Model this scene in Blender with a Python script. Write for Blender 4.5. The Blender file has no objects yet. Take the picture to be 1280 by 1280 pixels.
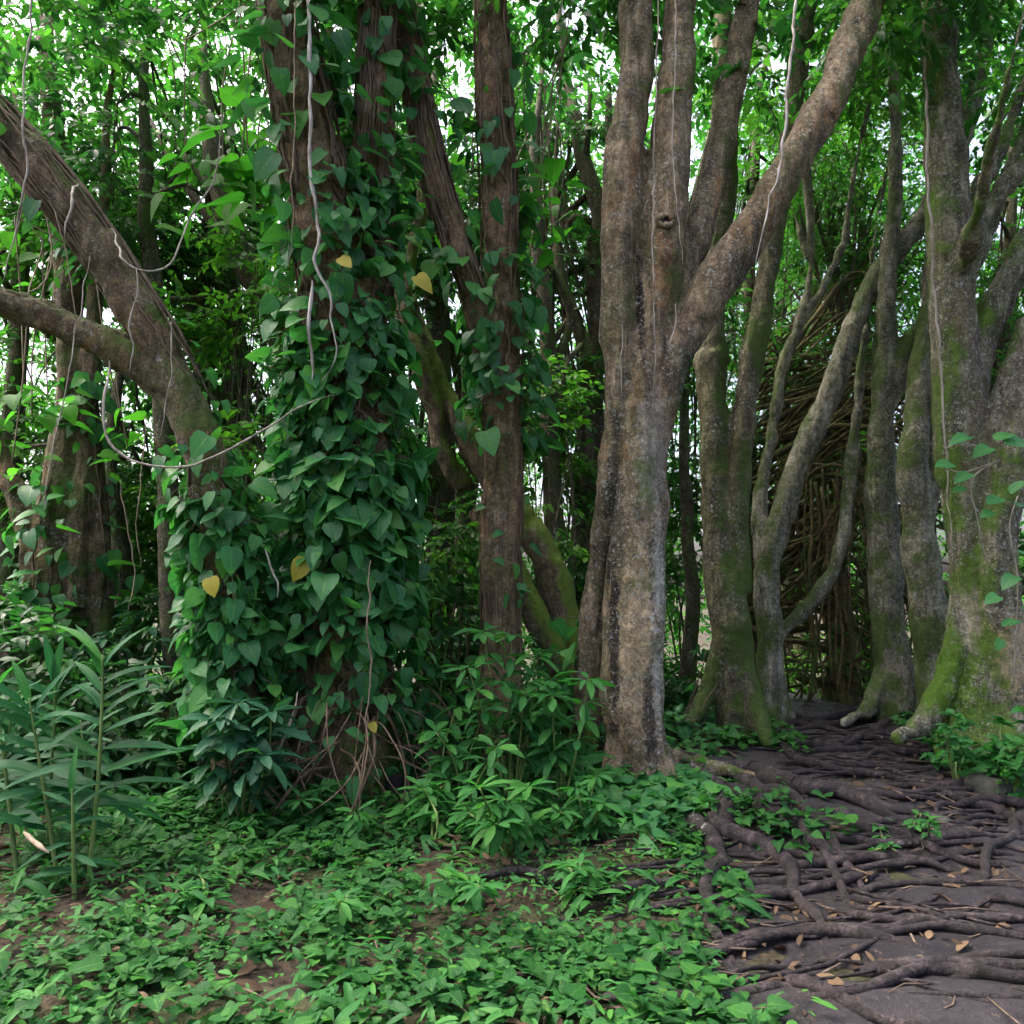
import bpy, math, random
import numpy as np

random.seed(11)
rng = np.random.default_rng(11)
sc = bpy.context.scene
COL = sc.collection
F = 1108.0
PITCH = math.atan(90 / F)
EYE = 1.6
CP, SP = math.cos(PITCH), math.sin(PITCH)


# ------------------------------------------------------------------ basics
def ray(px, py):
    u = (px - 640) / F
    v = (640 - py) / F
    return np.array([u, CP - v * SP, SP + v * CP])


def at(px, py, Y):
    r = ray(px, py)
    return r * (Y / r[1]) + np.array([0, 0, EYE])


def rad(px, py, w, Y):
    return 0.5 * w * (Y / ray(px, py)[1]) / F


def norm(a):
    return a / np.maximum(np.linalg.norm(a, axis=-1, keepdims=True), 1e-9)


def _hash(ix, iy, iz, seed):
    h = (ix * 374761393 + iy * 668265263 + iz * 2147483647 + seed * 974634777) & 0xFFFFFFFF
    h = ((h ^ (h >> 13)) * 1274126177) & 0xFFFFFFFF
    h = h ^ (h >> 16)
    return (h & 0xFFFF) / 65535.0


def vnoise(p, seed=0):
    p = np.asarray(p, float)
    i = np.floor(p).astype(np.int64)
    f = p - i
    f = f * f * (3 - 2 * f)
    out = 0
    for dx in (0, 1):
        wx = f[:, 0] if dx else 1 - f[:, 0]
        for dy in (0, 1):
            wy = f[:, 1] if dy else 1 - f[:, 1]
            for dz in (0, 1):
                wz = f[:, 2] if dz else 1 - f[:, 2]
                out = out + wx * wy * wz * _hash(i[:, 0] + dx, i[:, 1] + dy, i[:, 2] + dz, seed)
    return out * 2 - 1


def fbm(p, seed=0, oct=3):
    a, s, out = 1.0, 1.0, 0
    for k in range(oct):
        out = out + a * vnoise(np.asarray(p) * s, seed + k * 17)
        a *= 0.5
        s *= 2.03
    return out


def tag(o, label=None, cat=None, group=None, kind=None):
    if label: o['label'] = label
    if cat: o['category'] = cat
    if group: o['group'] = group
    if kind: o['kind'] = kind
    return o


def empty(name, loc, label, cat, group=None):
    e = bpy.data.objects.new(name, None)
    COL.objects.link(e)
    e.location = loc
    e.empty_display_size = 0.2
    return tag(e, label, cat, group)


def mk(name, V, faces, mat, parent=None, tint=None, uv=None, smooth=True):
    """faces: list of int arrays (M,3) / (M,4). V in world space; made local to the parent."""
    V = np.asarray(V, np.float32)
    if parent is not None:
        V = V - np.array(parent.location, np.float32)
    me = bpy.data.meshes.new(name)
    me.vertices.add(len(V))
    me.vertices.foreach_set('co', V.ravel())
    loops = np.concatenate([f.ravel() for f in faces]).astype(np.int32)
    tot = np.concatenate([np.full(len(f), f.shape[1]) for f in faces]).astype(np.int32)
    start = np.concatenate([[0], np.cumsum(tot)[:-1]]).astype(np.int32)
    me.loops.add(len(loops))
    me.loops.foreach_set('vertex_index', loops)
    me.polygons.add(len(tot))
    me.polygons.foreach_set('loop_start', start)
    me.polygons.foreach_set('use_smooth', np.full(len(tot), smooth))
    if tint is not None:
        a = me.attributes.new('tint', 'FLOAT', 'POINT')
        a.data.foreach_set('value', np.asarray(tint, np.float32))
    if uv is not None:
        l = me.uv_layers.new(name='UVMap')
        l.data.foreach_set('uv', np.asarray(uv, np.float32)[loops].ravel())
    me.update(calc_edges=True)
    me.validate()
    me.materials.append(mat)
    o = bpy.data.objects.new(name, me)
    COL.objects.link(o)
    if parent is not None:
        o.parent = parent
    return o


# ------------------------------------------------------------------ node helpers
class NT:
    def __init__(self, name):
        self.m = bpy.data.materials.new(name)
        self.m.use_nodes = True
        self.t = self.m.node_tree
        self.t.nodes.clear()
        self.out = self.n('ShaderNodeOutputMaterial')

    def n(self, typ, **kw):
        x = self.t.nodes.new(typ)
        for k, v in kw.items():
            setattr(x, k, v)
        return x

    def l(self, a, b):
        self.t.links.new(a, b)

    def val(self, sock, v):
        if hasattr(v, 'is_output') or isinstance(v, bpy.types.NodeSocket):
            self.l(v, sock)
        else:
            if isinstance(v, (tuple, list)) and len(v) == 3 and sock.type == 'RGBA':
                v = (*v, 1)
            sock.default_value = v

    def coords(self, kind='Object', scale=(1, 1, 1)):
        tc = self.n('ShaderNodeTexCoord')
        mp = self.n('ShaderNodeMapping')
        mp.inputs['Scale'].default_value = scale
        self.l(tc.outputs[kind], mp.inputs[0])
        return mp.outputs[0]

    def noise(self, co, scale, detail=4, rough=0.55, dist=0.0):
        x = self.n('ShaderNodeTexNoise')
        self.l(co, x.inputs['Vector'])
        x.inputs['Scale'].default_value = scale
        x.inputs['Detail'].default_value = detail
        x.inputs['Roughness'].default_value = rough
        x.inputs['Distortion'].default_value = dist
        return x.outputs[0]

    def vor(self, co, scale, feature='F1'):
        x = self.n('ShaderNodeTexVoronoi')
        x.feature = feature
        self.l(co, x.inputs['Vector'])
        x.inputs['Scale'].default_value = scale
        return x.outputs[0]

    def ramp(self, fac, stops):
        x = self.n('ShaderNodeValToRGB')
        e = x.color_ramp.elements
        while len(e) < len(stops):
            e.new(0.5)
        for el, (p, c) in zip(e, stops):
            el.position = p
            el.color = (*c, 1) if len(c) == 3 else c
        self.val(x.inputs[0], fac)
        return x.outputs[0]

    def mask(self, fac, lo, hi):
        x = self.n('ShaderNodeMapRange')
        x.interpolation_type = 'SMOOTHSTEP'
        self.val(x.inputs[0], fac)
        x.inputs[1].default_value = lo
        x.inputs[2].default_value = hi
        return x.outputs[0]

    def math(self, op, a, b=0.0, clamp=False):
        x = self.n('ShaderNodeMath', operation=op)
        x.use_clamp = clamp
        self.val(x.inputs[0], a)
        self.val(x.inputs[1], b)
        return x.outputs[0]

    def mix(self, fac, a, b, blend='MIX'):
        x = self.n('ShaderNodeMix', data_type='RGBA', blend_type=blend)
        self.val(x.inputs[0], fac)
        self.val(x.inputs[6], a)
        self.val(x.inputs[7], b)
        return x.outputs[2]

    def bump(self, h, strength=0.5, dist=0.02, nrm=None):
        x = self.n('ShaderNodeBump')
        x.inputs['Strength'].default_value = strength
        x.inputs['Distance'].default_value = dist
        self.l(h, x.inputs['Height'])
        if nrm is not None:
            self.l(nrm, x.inputs['Normal'])
        return x.outputs[0]

    def principled(self, col, rough=0.8, spec=0.3, nrm=None):
        x = self.n('ShaderNodeBsdfPrincipled')
        self.val(x.inputs['Base Color'], col)
        self.val(x.inputs['Roughness'], rough)
        self.val(x.inputs['Specular IOR Level'], spec)
        if nrm is not None:
            self.l(nrm, x.inputs['Normal'])
        return x.outputs[0]


def bark(name, dark, base, light, moss=0.3, lichen=0.35, tan=None, mossdir=(0.4, -0.2, 0.6), streak=7.0,
         mosscol=(0.055, 0.10, 0.012), rough_bark=0.6, spots=(), footmoss=0.12, film=0.45):
    t = NT(name)
    co = t.coords('Object')
    cs = t.coords('Object', (1, 1, 0.16))
    n1 = t.noise(cs, streak * 2.2, 8, 0.65, 0.4)
    n2 = t.noise(co, 3.1, 6, 0.62, 0.3)
    f = t.math('ADD', t.math('MULTIPLY', n1, 0.6), t.math('MULTIPLY', n2, 0.4))
    col = t.ramp(f, [(0.34, dark), (0.5, base), (0.64, light)])
    if tan:
        m = t.mask(t.noise(co, 1.3, 5, 0.6, 0.8), 0.54, 0.64)
        col = t.mix(t.math('MULTIPLY', m, 0.75), col, t.mix(n1, tuple(c * 0.35 for c in tan), tan))
    # dark damp stains running down the bark
    d = t.mask(t.noise(cs, 4.3, 5, 0.6, 0.6), 0.53, 0.68)
    col = t.mix(t.math('MULTIPLY', d, 0.6), col, tuple(c * 0.42 for c in dark))
    al = t.mask(t.noise(co, 2.1, 6, 0.65, 0.4), 0.40, 0.62)
    col = t.mix(t.math('MULTIPLY', al, film), col, t.mix(n1, (0.03, 0.036, 0.010), (0.13, 0.14, 0.045)))
    for sc_, sr_, scol, amt in spots:
        vs = t.n('ShaderNodeVectorMath', operation='SUBTRACT')
        t.l(co, vs.inputs[0]); vs.inputs[1].default_value = sc_
        vd = t.n('ShaderNodeVectorMath', operation='DIVIDE')
        t.l(vs.outputs[0], vd.inputs[0]); vd.inputs[1].default_value = sr_
        vl = t.n('ShaderNodeVectorMath', operation='LENGTH')
        t.l(vd.outputs[0], vl.inputs[0])
        wob = t.math('ADD', vl.outputs['Value'], t.math('MULTIPLY', t.math('SUBTRACT', t.noise(co, 32 if scol[0] > .5 else 10, 6, 0.72, 0.5), 0.5), 5.5 if scol[0] > .5 else 3.0))
        sm_ = t.math('SUBTRACT', 1.0, t.mask(wob, 0.55, 1.05))
        col = t.mix(t.math('MULTIPLY', sm_, amt), col, t.mix(n1, tuple(c * 0.5 for c in scol), tuple(min(1, c * 1.4) for c in scol)))
    # crusty mottling of the bark surface
    mo = t.math('ADD', t.math('MULTIPLY', t.noise(co, 13, 8, 0.75, 0.6), 0.6), t.math('MULTIPLY', t.noise(co, 55, 5, 0.7), 0.4))
    mv = t.ramp(mo, [(0.37, (0.20, 0.20, 0.19)), (0.5, (0.85, 0.85, 0.84)), (0.61, (1.75, 1.68, 1.55))])
    col = t.mix(0.9, col, mv, 'MULTIPLY')
    # pale lichen blotches
    l1 = t.mask(t.noise(co, 34, 6, 0.7), 0.55, 0.62)
    l2 = t.mask(t.noise(co, 2.6, 4, 0.6), 0.62 - 0.28 * lichen, 0.72 - 0.2 * lichen)
    lm = t.math('MULTIPLY', l1, l2)
    col = t.mix(t.math('MULTIPLY', lm, 0.8), col, (0.38, 0.40, 0.36))
    # fine pale specks
    sp = t.mask(t.noise(co, 58, 3, 0.6), 0.61, 0.66)
    col = t.mix(t.math('MULTIPLY', sp, 0.65 * min(1, lichen * 1.3)), col, (0.40, 0.40, 0.35))
    # moss on one side
    g = t.n('ShaderNodeNewGeometry')
    dp = t.n('ShaderNodeVectorMath', operation='DOT_PRODUCT')
    t.l(g.outputs['Normal'], dp.inputs[0])
    dp.inputs[1].default_value = mossdir
    mm = t.math('ADD', t.noise(co, 2.2, 7, 0.66, 0.3), t.math('MULTIPLY', dp.outputs['Value'], 0.22))
    mm = t.math('ADD', mm, t.math('MULTIPLY', t.noise(co, 26, 4, 0.7), 0.18))
    sz = t.n('ShaderNodeSeparateXYZ')
    t.l(co, sz.inputs[0])
    mm = t.math('ADD', mm, t.math('MULTIPLY', t.math('SUBTRACT', 1.0, t.mask(sz.outputs[2], 0.1, 1.6)), footmoss))
    mk_ = t.mask(mm, 0.80 - 0.34 * moss, 0.97 - 0.34 * moss)
    mc = t.mix(t.noise(co, 19, 4), tuple(c * 0.45 for c in mosscol), tuple(min(1, c * 1.5) for c in mosscol))
    col = t.mix(t.math('MULTIPLY', mk_, 0.85), col, mc)
    h = t.math('ADD', t.math('MULTIPLY', n1, 1.0), t.math('MULTIPLY', t.noise(co, 22, 7, 0.7), 0.55))
    h = t.math('ADD', h, t.math('MULTIPLY', t.noise(t.coords('Object', (1, 1, 0.09)), 38, 4, 0.6, 0.5), 0.5 * rough_bark))
    h = t.math('ADD', h, t.math('MULTIPLY', mk_, 0.25))
    h = t.math('ADD', h, t.math('MULTIPLY', mo, 0.9))
    nr = t.bump(h, 1.0, 0.035)
    t.l(t.principled(col, 0.82, 0.25, nr), t.out.inputs[0])
    return t.m


def leaf_mat(name, dark, mid, bright, rough=0.4, spec=0.45, trans=0.35, vein=0.0, vcol=(0.2, 0.3, 0.08), transcol=None,
             sat=1.0, blotch=0.0):
    t = NT(name)
    a = t.n('ShaderNodeAttribute', attribute_name='tint')
    col = t.ramp(a.outputs['Fac'], [(0.0, dark), (0.5, mid), (1.0, bright)])
    co = t.coords('Object')
    col = t.mix(t.math('MULTIPLY', t.noise(co, 14, 3), 0.45), col, tuple(c * 0.5 for c in mid))
    if blotch:
        bl = t.mask(t.noise(co, 21, 4, 0.7, 0.5), 0.58, 0.68)
        col = t.mix(t.math('MULTIPLY', bl, blotch), col, (0.16, 0.28, 0.035))
        br = t.mask(t.noise(co, 47, 3, 0.6), 0.67, 0.70)
        col = t.mix(t.math('MULTIPLY', br, 0.8 * blotch), col, (0.10, 0.06, 0.02))
    nrm = None
    if vein:
        uvn = t.n('ShaderNodeTexCoord')
        sx = t.n('ShaderNodeSeparateXYZ')
        t.l(uvn.outputs['UV'], sx.inputs[0])
        du = t.math('ABSOLUTE', t.math('SUBTRACT', sx.outputs[0], 0.5))
        mid_ = t.math('SUBTRACT', 1.0, t.mask(du, 0.012, 0.045))
        w = t.math('SUBTRACT', sx.outputs[1], t.math('MULTIPLY', du, 0.75))
        fr = t.math('ABSOLUTE', t.math('SUBTRACT', t.math('FRACT', t.math('MULTIPLY', w, 7.0)), 0.5))
        side = t.math('SUBTRACT', 1.0, t.mask(fr, 0.02, 0.11))
        vm = t.math('MAXIMUM', mid_, t.math('MULTIPLY', side, 0.35))
        col = t.mix(t.math('MULTIPLY', vm, vein), col, vcol)
        nrm = t.bump(t.math('SUBTRACT', 1.0, vm), 0.35, 0.006)
    p = t.principled(col, rough, spec, nrm)
    tr = t.n('ShaderNodeBsdfTranslucent')
    tc = t.mix(1.0, col, transcol or (1.35, 1.85, 0.95), 'MULTIPLY')
    t.l(tc, tr.inputs['Color'])
    mx = t.n('ShaderNodeMixShader')
    mx.inputs[0].default_value = trans
    t.l(p, mx.inputs[1])
    t.l(tr.outputs[0], mx.inputs[2])
    t.l(mx.outputs[0], t.out.inputs[0])
    return t.m


def plain(name, c1, c2, scale=12, rough=0.8, stretch=1.0, bumpd=0.006):
    t = NT(name)
    co = t.coords('Object', (1, 1, stretch))
    n = t.noise(co, scale, 6, 0.65)
    col = t.ramp(n, [(0.35, c1), (0.65, c2)])
    t.l(t.principled(col, rough, 0.3, t.bump(n, 0.6, bumpd)), t.out.inputs[0])
    return t.m


# ------------------------------------------------------------------ materials
M = {}


def spot(base, px, py, Y, wx, wz, col, amt=0.8):
    """a patch of other bark colour, or of painted shade, at a point of a trunk whose foot is base = (px, py, Y)"""
    b = at(*base)
    b[2] = h1(b[0], b[1])
    c = at(px, py, Y) - b
    return (tuple(c), (rad(px, py, 2 * wx, Y), 0.35, rad(px, py, 2 * wz, Y)), col, amt)


M['bark_mossy'] = bark('bark_mossy', (0.035, 0.032, 0.018), (0.115, 0.10, 0.058), (0.25, 0.22, 0.14), moss=0.62, lichen=0.6,
                       tan=(0.26, 0.19, 0.09), mossdir=(0.5, -0.25, 0.35), film=0.65)
M['bark_grey'] = bark('bark_grey', (0.06, 0.056, 0.04), (0.22, 0.205, 0.145), (0.45, 0.43, 0.34), moss=0.5, lichen=1.0,
                      mossdir=(-0.5, -0.1, 0.5), film=0.7)
M['bark_brown'] = bark('bark_brown', (0.055, 0.034, 0.018), (0.19, 0.12, 0.068), (0.34, 0.245, 0.15), moss=0.2, lichen=0.3,
                       streak=9, rough_bark=1.2)
M['bark_left'] = bark('bark_left', (0.035, 0.024, 0.014), (0.125, 0.086, 0.05), (0.26, 0.195, 0.12), moss=0.5, lichen=0.45,
                      tan=(0.28, 0.16, 0.07), mossdir=(0.2, -0.1, 0.75))
M['bark_green'] = bark('bark_green', (0.055, 0.04, 0.024), (0.15, 0.11, 0.068), (0.28, 0.225, 0.15), moss=0.72, lichen=0.3,
                       mossdir=(0.95, 0, 0.6), mosscol=(0.11, 0.18, 0.012))
M['bark_far'] = bark('bark_far', (0.03, 0.024, 0.016), (0.085, 0.068, 0.045), (0.17, 0.145, 0.10), moss=0.5, lichen=0.4)
M['bark_tangle'] = bark('bark_tangle', (0.045, 0.032, 0.013), (0.14, 0.10, 0.045), (0.28, 0.21, 0.09), moss=0.5, lichen=0.2,
                        mossdir=(0, 0, 0.8))
M['root'] = bark('root_wood', (0.008, 0.006, 0.007), (0.028, 0.0215, 0.024), (0.078, 0.062, 0.068), moss=0.0, lichen=0.0,
                 mossdir=(0, 0, 0.05), footmoss=0.0, film=0.05)
M['aerial'] = plain('aerial_root', (0.05, 0.033, 0.02), (0.17, 0.12, 0.075), 20, 0.8, 0.2)
M['liana'] = plain('liana_bark', (0.13, 0.105, 0.075), (0.36, 0.32, 0.26), 25, 0.75, 0.2)
M['liana_white'] = plain('liana_white', (0.15, 0.13, 0.105), (0.48, 0.45, 0.40), 25, 0.75, 0.2)
M['liana_brown'] = plain('liana_brown', (0.12, 0.085, 0.055), (0.30, 0.23, 0.16), 25, 0.8, 0.2)
M['stem_green'] = plain('stem_green', (0.07, 0.12, 0.025), (0.16, 0.22, 0.06), 14, 0.5, 0.3)
M['stone'] = plain('stone', (0.016, 0.019, 0.012), (0.068, 0.066, 0.055), 9, 0.85, 1, 0.02)
M['dead'] = None

G = lambda *a: a
M['pothos'] = leaf_mat('vine_leaf', (0.022, 0.105, 0.040), (0.044, 0.185, 0.058), (0.10, 0.30, 0.050), 0.38, 0.26, 0.36,
                       0.45, (0.13, 0.30, 0.05), blotch=0.6)
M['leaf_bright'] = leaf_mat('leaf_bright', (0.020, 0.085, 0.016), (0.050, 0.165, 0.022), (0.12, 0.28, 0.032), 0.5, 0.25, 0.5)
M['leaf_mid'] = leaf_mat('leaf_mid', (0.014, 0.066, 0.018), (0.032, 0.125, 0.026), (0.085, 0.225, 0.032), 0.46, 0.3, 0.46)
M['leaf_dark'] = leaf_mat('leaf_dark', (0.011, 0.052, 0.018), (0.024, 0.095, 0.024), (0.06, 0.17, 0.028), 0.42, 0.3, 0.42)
M['bigleaf'] = leaf_mat('large_leaf', (0.02, 0.095, 0.016), (0.04, 0.17, 0.022), (0.09, 0.28, 0.03), 0.5, 0.08, 0.5, 0.4, (0.12, 0.28, 0.05))
M['ginger'] = leaf_mat('ginger_leaf', (0.010, 0.062, 0.026), (0.019, 0.098, 0.036), (0.055, 0.20, 0.028), 0.5, 0.10, 0.34,
                       0.35, (0.11, 0.26, 0.06))
M['shrub'] = leaf_mat('shrub_leaf', (0.016, 0.08, 0.024), (0.034, 0.145, 0.036), (0.08, 0.24, 0.04), 0.48, 0.13, 0.36, 0.35,
                      (0.10, 0.24, 0.06))
M['blueleaf'] = leaf_mat('glossy_dark_leaf', (0.014, 0.06, 0.034), (0.026, 0.10, 0.05), (0.05, 0.16, 0.05), 0.42, 0.22, 0.24,
                         0.4, (0.08, 0.18, 0.07))
M['cover'] = leaf_mat('ground_cover_leaf', (0.009, 0.050, 0.014), (0.019, 0.090, 0.022), (0.048, 0.165, 0.024), 0.55, 0.10, 0.35,
                      0.3, (0.13, 0.29, 0.06), blotch=0.35)
M['yellow'] = leaf_mat('yellow_leaf', (0.32, 0.30, 0.03), (0.42, 0.36, 0.04), (0.50, 0.42, 0.06), 0.5, 0.35, 0.3, 0.3,
                       (0.3, 0.2, 0.04), (1.3, 1.2, 0.6))
M['litter'] = leaf_mat('dead_leaf', (0.028, 0.018, 0.012), (0.065, 0.042, 0.026), (0.17, 0.115, 0.065), 0.75, 0.15, 0.12, 0.2,
                       (0.2, 0.13, 0.07), (1.2, 1.0, 0.7))


def ground_mat():
    t = NT('forest_floor')
    co = t.coords('Object')
    n = t.noise(co, 2.5, 8, 0.65)
    n2 = t.noise(co, 28, 6, 0.7)
    col = t.ramp(t.math('ADD', t.math('MULTIPLY', n, 0.5), t.math('MULTIPLY', n2, 0.5)),
                 [(0.36, (0.012, 0.009, 0.007)), (0.5, (0.036, 0.026, 0.018)), (0.66, (0.095, 0.068, 0.045))])
    g = t.mask(t.noise(co, 1.1, 5, 0.6), 0.45, 0.6)
    col = t.mix(t.math('MULTIPLY', g, 0.5), col, t.mix(n2, (0.015, 0.03, 0.008), (0.05, 0.085, 0.018)))
    v = t.vor(co, 26)
    h = t.math('ADD', n2, t.math('MULTIPLY', v, 0.6))
    t.l(t.principled(col, 0.9, 0.2, t.bump(h, 0.9, 0.04)), t.out.inputs[0])
    return t.m


def path_mat():
    t = NT('damp_mud')
    co = t.coords('Object')
    n = t.noise(co, 2.2, 8, 0.62, 0.4)
    n2 = t.noise(co, 24, 8, 0.7)
    f = t.math('ADD', t.math('MULTIPLY', n, 0.55), t.math('MULTIPLY', n2, 0.45))
    col = t.ramp(f, [(0.36, (0.006, 0.005, 0.006)), (0.5, (0.017, 0.014, 0.0165)), (0.64, (0.046, 0.038, 0.044))])
    fl = t.mask(t.noise(t.coords('Object', (1, 0.45, 1)), 46, 3, 0.6), 0.63, 0.69)
    col = t.mix(t.math('MULTIPLY', fl, 0.7), col, (0.12, 0.08, 0.055))
    fl2 = t.mask(t.noise(t.coords('Object', (0.5, 1, 1)), 90, 3, 0.6), 0.60, 0.66)
    col = t.mix(t.math('MULTIPLY', fl2, 0.5), col, (0.10, 0.075, 0.06))
    r = t.math('ADD', 0.3, t.math('MULTIPLY', n, 0.5), True)
    h = t.math('ADD', t.math('MULTIPLY', n, 1.2), t.math('MULTIPLY', n2, 0.5))
    t.l(t.principled(col, r, 0.4, t.bump(t.math('ADD', h, t.math('MULTIPLY', t.noise(co, 90, 4, 0.7), 0.35)), 1.0, 0.06)), t.out.inputs[0])
    return t.m


M['ground'] = ground_mat()
M['path'] = path_mat()

# ------------------------------------------------------------------ terrain
PATH_C = [(2.3, 0.8), (2.25, 3.0), (2.3, 4.5), (2.5, 6.0), (2.75, 7.5), (3.0, 9.0), (3.35, 10.5), (3.7, 12.5), (4.2, 15.0)]
PATH_W = [1.6, 1.5, 1.35, 1.2, 1.0, 1.0, 1.0, 0.9, 0.7]
PCX = np.array([p[0] for p in PATH_C])
PCY = np.array([p[1] for p in PATH_C])


def path_d(x, y):
    """signed lateral share: <1 inside the path"""
    cx = np.interp(y, PCY, PCX)
    w = np.interp(y, PCY, PATH_W)
    return np.abs(x - cx) / w


def H(x, y):
    x = np.asarray(x, float)
    y = np.asarray(y, float)
    h = 0.031 * np.clip(y - 4.6, 0, 5.6)
    t = np.clip(y - 10.4, 0, None)
    h = h - 0.10 * np.minimum(t, 26) * (t / (t + 1.2))
    p = np.stack([x, y, np.zeros_like(x)], -1).reshape(-1, 3)
    n = (0.07 * vnoise(p * 0.8, 3) + 0.028 * vnoise(p * 2.6, 5)).reshape(x.shape)
    near = 1 / (1 + np.exp(-(14 - y)))
    h = h + n * (0.35 + 0.65 * near)
    far = np.clip((np.hypot(x, y) - 30) / 100, 0, 1)
    h = h + far * 1.0
    # the mound of matted roots at the near left of the path
    h = h + 0.13 * np.exp(-(((x - 1.65) / 0.75) ** 2 + ((y - 5.95) / 0.55) ** 2))
    h = h + 0.12 * np.exp(-(((x + 4.5) / 1.6) ** 2 + ((y - 7.5) / 1.5) ** 2))
    return h


def h1(x, y):
    return float(H(np.array([x]), np.array([y]))[0])


def gpt(px, py):
    r = ray(px, py)
    P = np.array([0, 0, EYE]) + r * np.arange(1.0, 22.0, 0.04)[:, None]
    k = int(np.argmax(P[:, 2] <= H(P[:, 0], P[:, 1])))
    return P[k].copy() if k else P[-1].copy()


def axis(lo, hi, step, far):
    mid = np.arange(lo, hi + 1e-6, step)
    g = np.geomspace(step * 2, far, 26)
    return np.concatenate([lo - g[::-1], mid, hi + g])


xs = axis(-7, 7, 0.07, 150)
ys = axis(0.5, 13.5, 0.07, 160)
X, Y_ = np.meshgrid(xs, ys)
Z = H(X, Y_)
V = np.stack([X, Y_, Z], -1).reshape(-1, 3)
nx, ny = len(xs), len(ys)
I = np.arange(nx * ny).reshape(ny, nx)
Q = np.stack([I[:-1, :-1], I[:-1, 1:], I[1:, 1:], I[1:, :-1]], -1).reshape(-1, 4)
V[:, 2] += 0.012 * vnoise(V * [9, 9, 0], 9) * (np.abs(V[:, 0]) < 8)
tag(mk('ground', V, [Q], M['ground']), 'dark forest floor of soil and litter under the trees', 'ground', None, 'structure')

py_ = np.arange(0.8, 14.5, 0.06)
lat = np.linspace(-1.25, 1.25, 56)
cx = np.interp(py_, PCY, PCX)
cw = np.interp(py_, PCY, PATH_W)
edge = 1 + 0.22 * vnoise(np.stack([py_ * 1.7, py_ * 0, py_ * 0 + 5], -1), 4)
PX = cx[:, None] + lat[None, :] * (cw * edge)[:, None]
PY = np.repeat(py_[:, None], len(lat), 1)
PZ = H(PX, PY)
e = np.clip((1.22 - np.abs(lat)) / 0.3, 0, 1)
e = e * e * (3 - 2 * e)
PZ = PZ - 0.045 + 0.068 * e[None, :]
pp = np.stack([PX, PY, PZ * 0], -1).reshape(-1, 3)
PZ = PZ + (0.028 * vnoise(pp * 3.7, 21) + 0.014 * vnoise(pp * 9, 22)).reshape(PZ.shape) * e[None, :]
PV = np.stack([PX, PY, PZ], -1).reshape(-1, 3)
I = np.arange(PX.size).reshape(PX.shape)
Q = np.stack([I[:-1, :-1], I[:-1, 1:], I[1:, 1:], I[1:, :-1]], -1).reshape(-1, 4)
tag(mk('path', PV, [Q], M['path']), 'damp dark mud footpath crossed by tree roots', 'path', None, 'structure')


# ------------------------------------------------------------------ tubes and trunks
def spline(P, R, step):
    """Catmull-Rom through the points, resampled about every step metres"""
    P = np.asarray(P, float)
    R = np.asarray(R, float)
    A = np.vstack([2 * P[0] - P[1], P, 2 * P[-1] - P[-2]])
    outp, outr = [], []
    for i in range(len(P) - 1):
        n = max(2, int(np.linalg.norm(P[i + 1] - P[i]) / step))
        t = np.arange(n) / n
        p0, p1, p2, p3 = A[i], A[i + 1], A[i + 2], A[i + 3]
        t_ = t[:, None]
        outp.append(0.5 * ((2 * p1) + (-p0 + p2) * t_ + (2 * p0 - 5 * p1 + 4 * p2 - p3) * t_ ** 2 + (-p0 + 3 * p1 - 3 * p2 + p3) * t_ ** 3))
        ts = t * t * (3 - 2 * t)
        outr.append(R[i] * (1 - ts) + R[i + 1] * ts)
    outp.append(P[-1:])
    outr.append(R[-1:])
    return np.vstack(outp), np.concatenate(outr)


def frames(P):
    T = norm(np.gradient(P, axis=0))
    up = np.array([0.0, 1.0, 0.0])
    A = norm(np.cross(T, up) + 1e-6)
    B = np.cross(T, A)
    return T, A, B


def tube(P, R, sides=8, off=0, cap=True):
    T, A, B = frames(P)
    th = np.arange(sides) / sides * 2 * np.pi
    ring = A[:, None, :] * np.cos(th)[None, :, None] + B[:, None, :] * np.sin(th)[None, :, None]
    V = (P[:, None, :] + ring * R[:, None, None]).reshape(-1, 3)
    n = len(P)
    i = np.arange(n * sides).reshape(n, sides)
    j = np.roll(i, -1, 1)
    Q = np.stack([i[:-1], j[:-1], j[1:], i[1:]], -1).reshape(-1, 4)
    tris = np.zeros((0, 3), int)
    if cap:
        V = np.vstack([V, P[0], P[-1]])
        a, b = n * sides, n * sides + 1
        tris = np.vstack([np.stack([j[0], i[0], np.full(sides, a)], -1), np.stack([i[-1], j[-1], np.full(sides, b)], -1)])
    return V, Q + off, tris + off


class MB:
    def __init__(s):
        s.V, s.Q, s.T, s.n = [], [], [], 0

    def tube(s, P, R, sides=8):
        V, Q, T = tube(np.asarray(P, float), np.asarray(R, float), sides, s.n)
        s.V.append(V); s.Q.append(Q); s.T.append(T); s.n += len(V)

    def build(s, name, mat, parent=None, smooth=True):
        return mk(name, np.vstack(s.V), [np.vstack(s.Q), np.vstack(s.T)], mat, parent, smooth=smooth)


def limb(pts):
    """pts: (px, py, Y, width_px) -> world points, radii"""
    P = np.array([at(a, b, c) for a, b, c, w in pts])
    R = np.array([rad(a, b, w, c) for a, b, c, w in pts])
    return P, R


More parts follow.
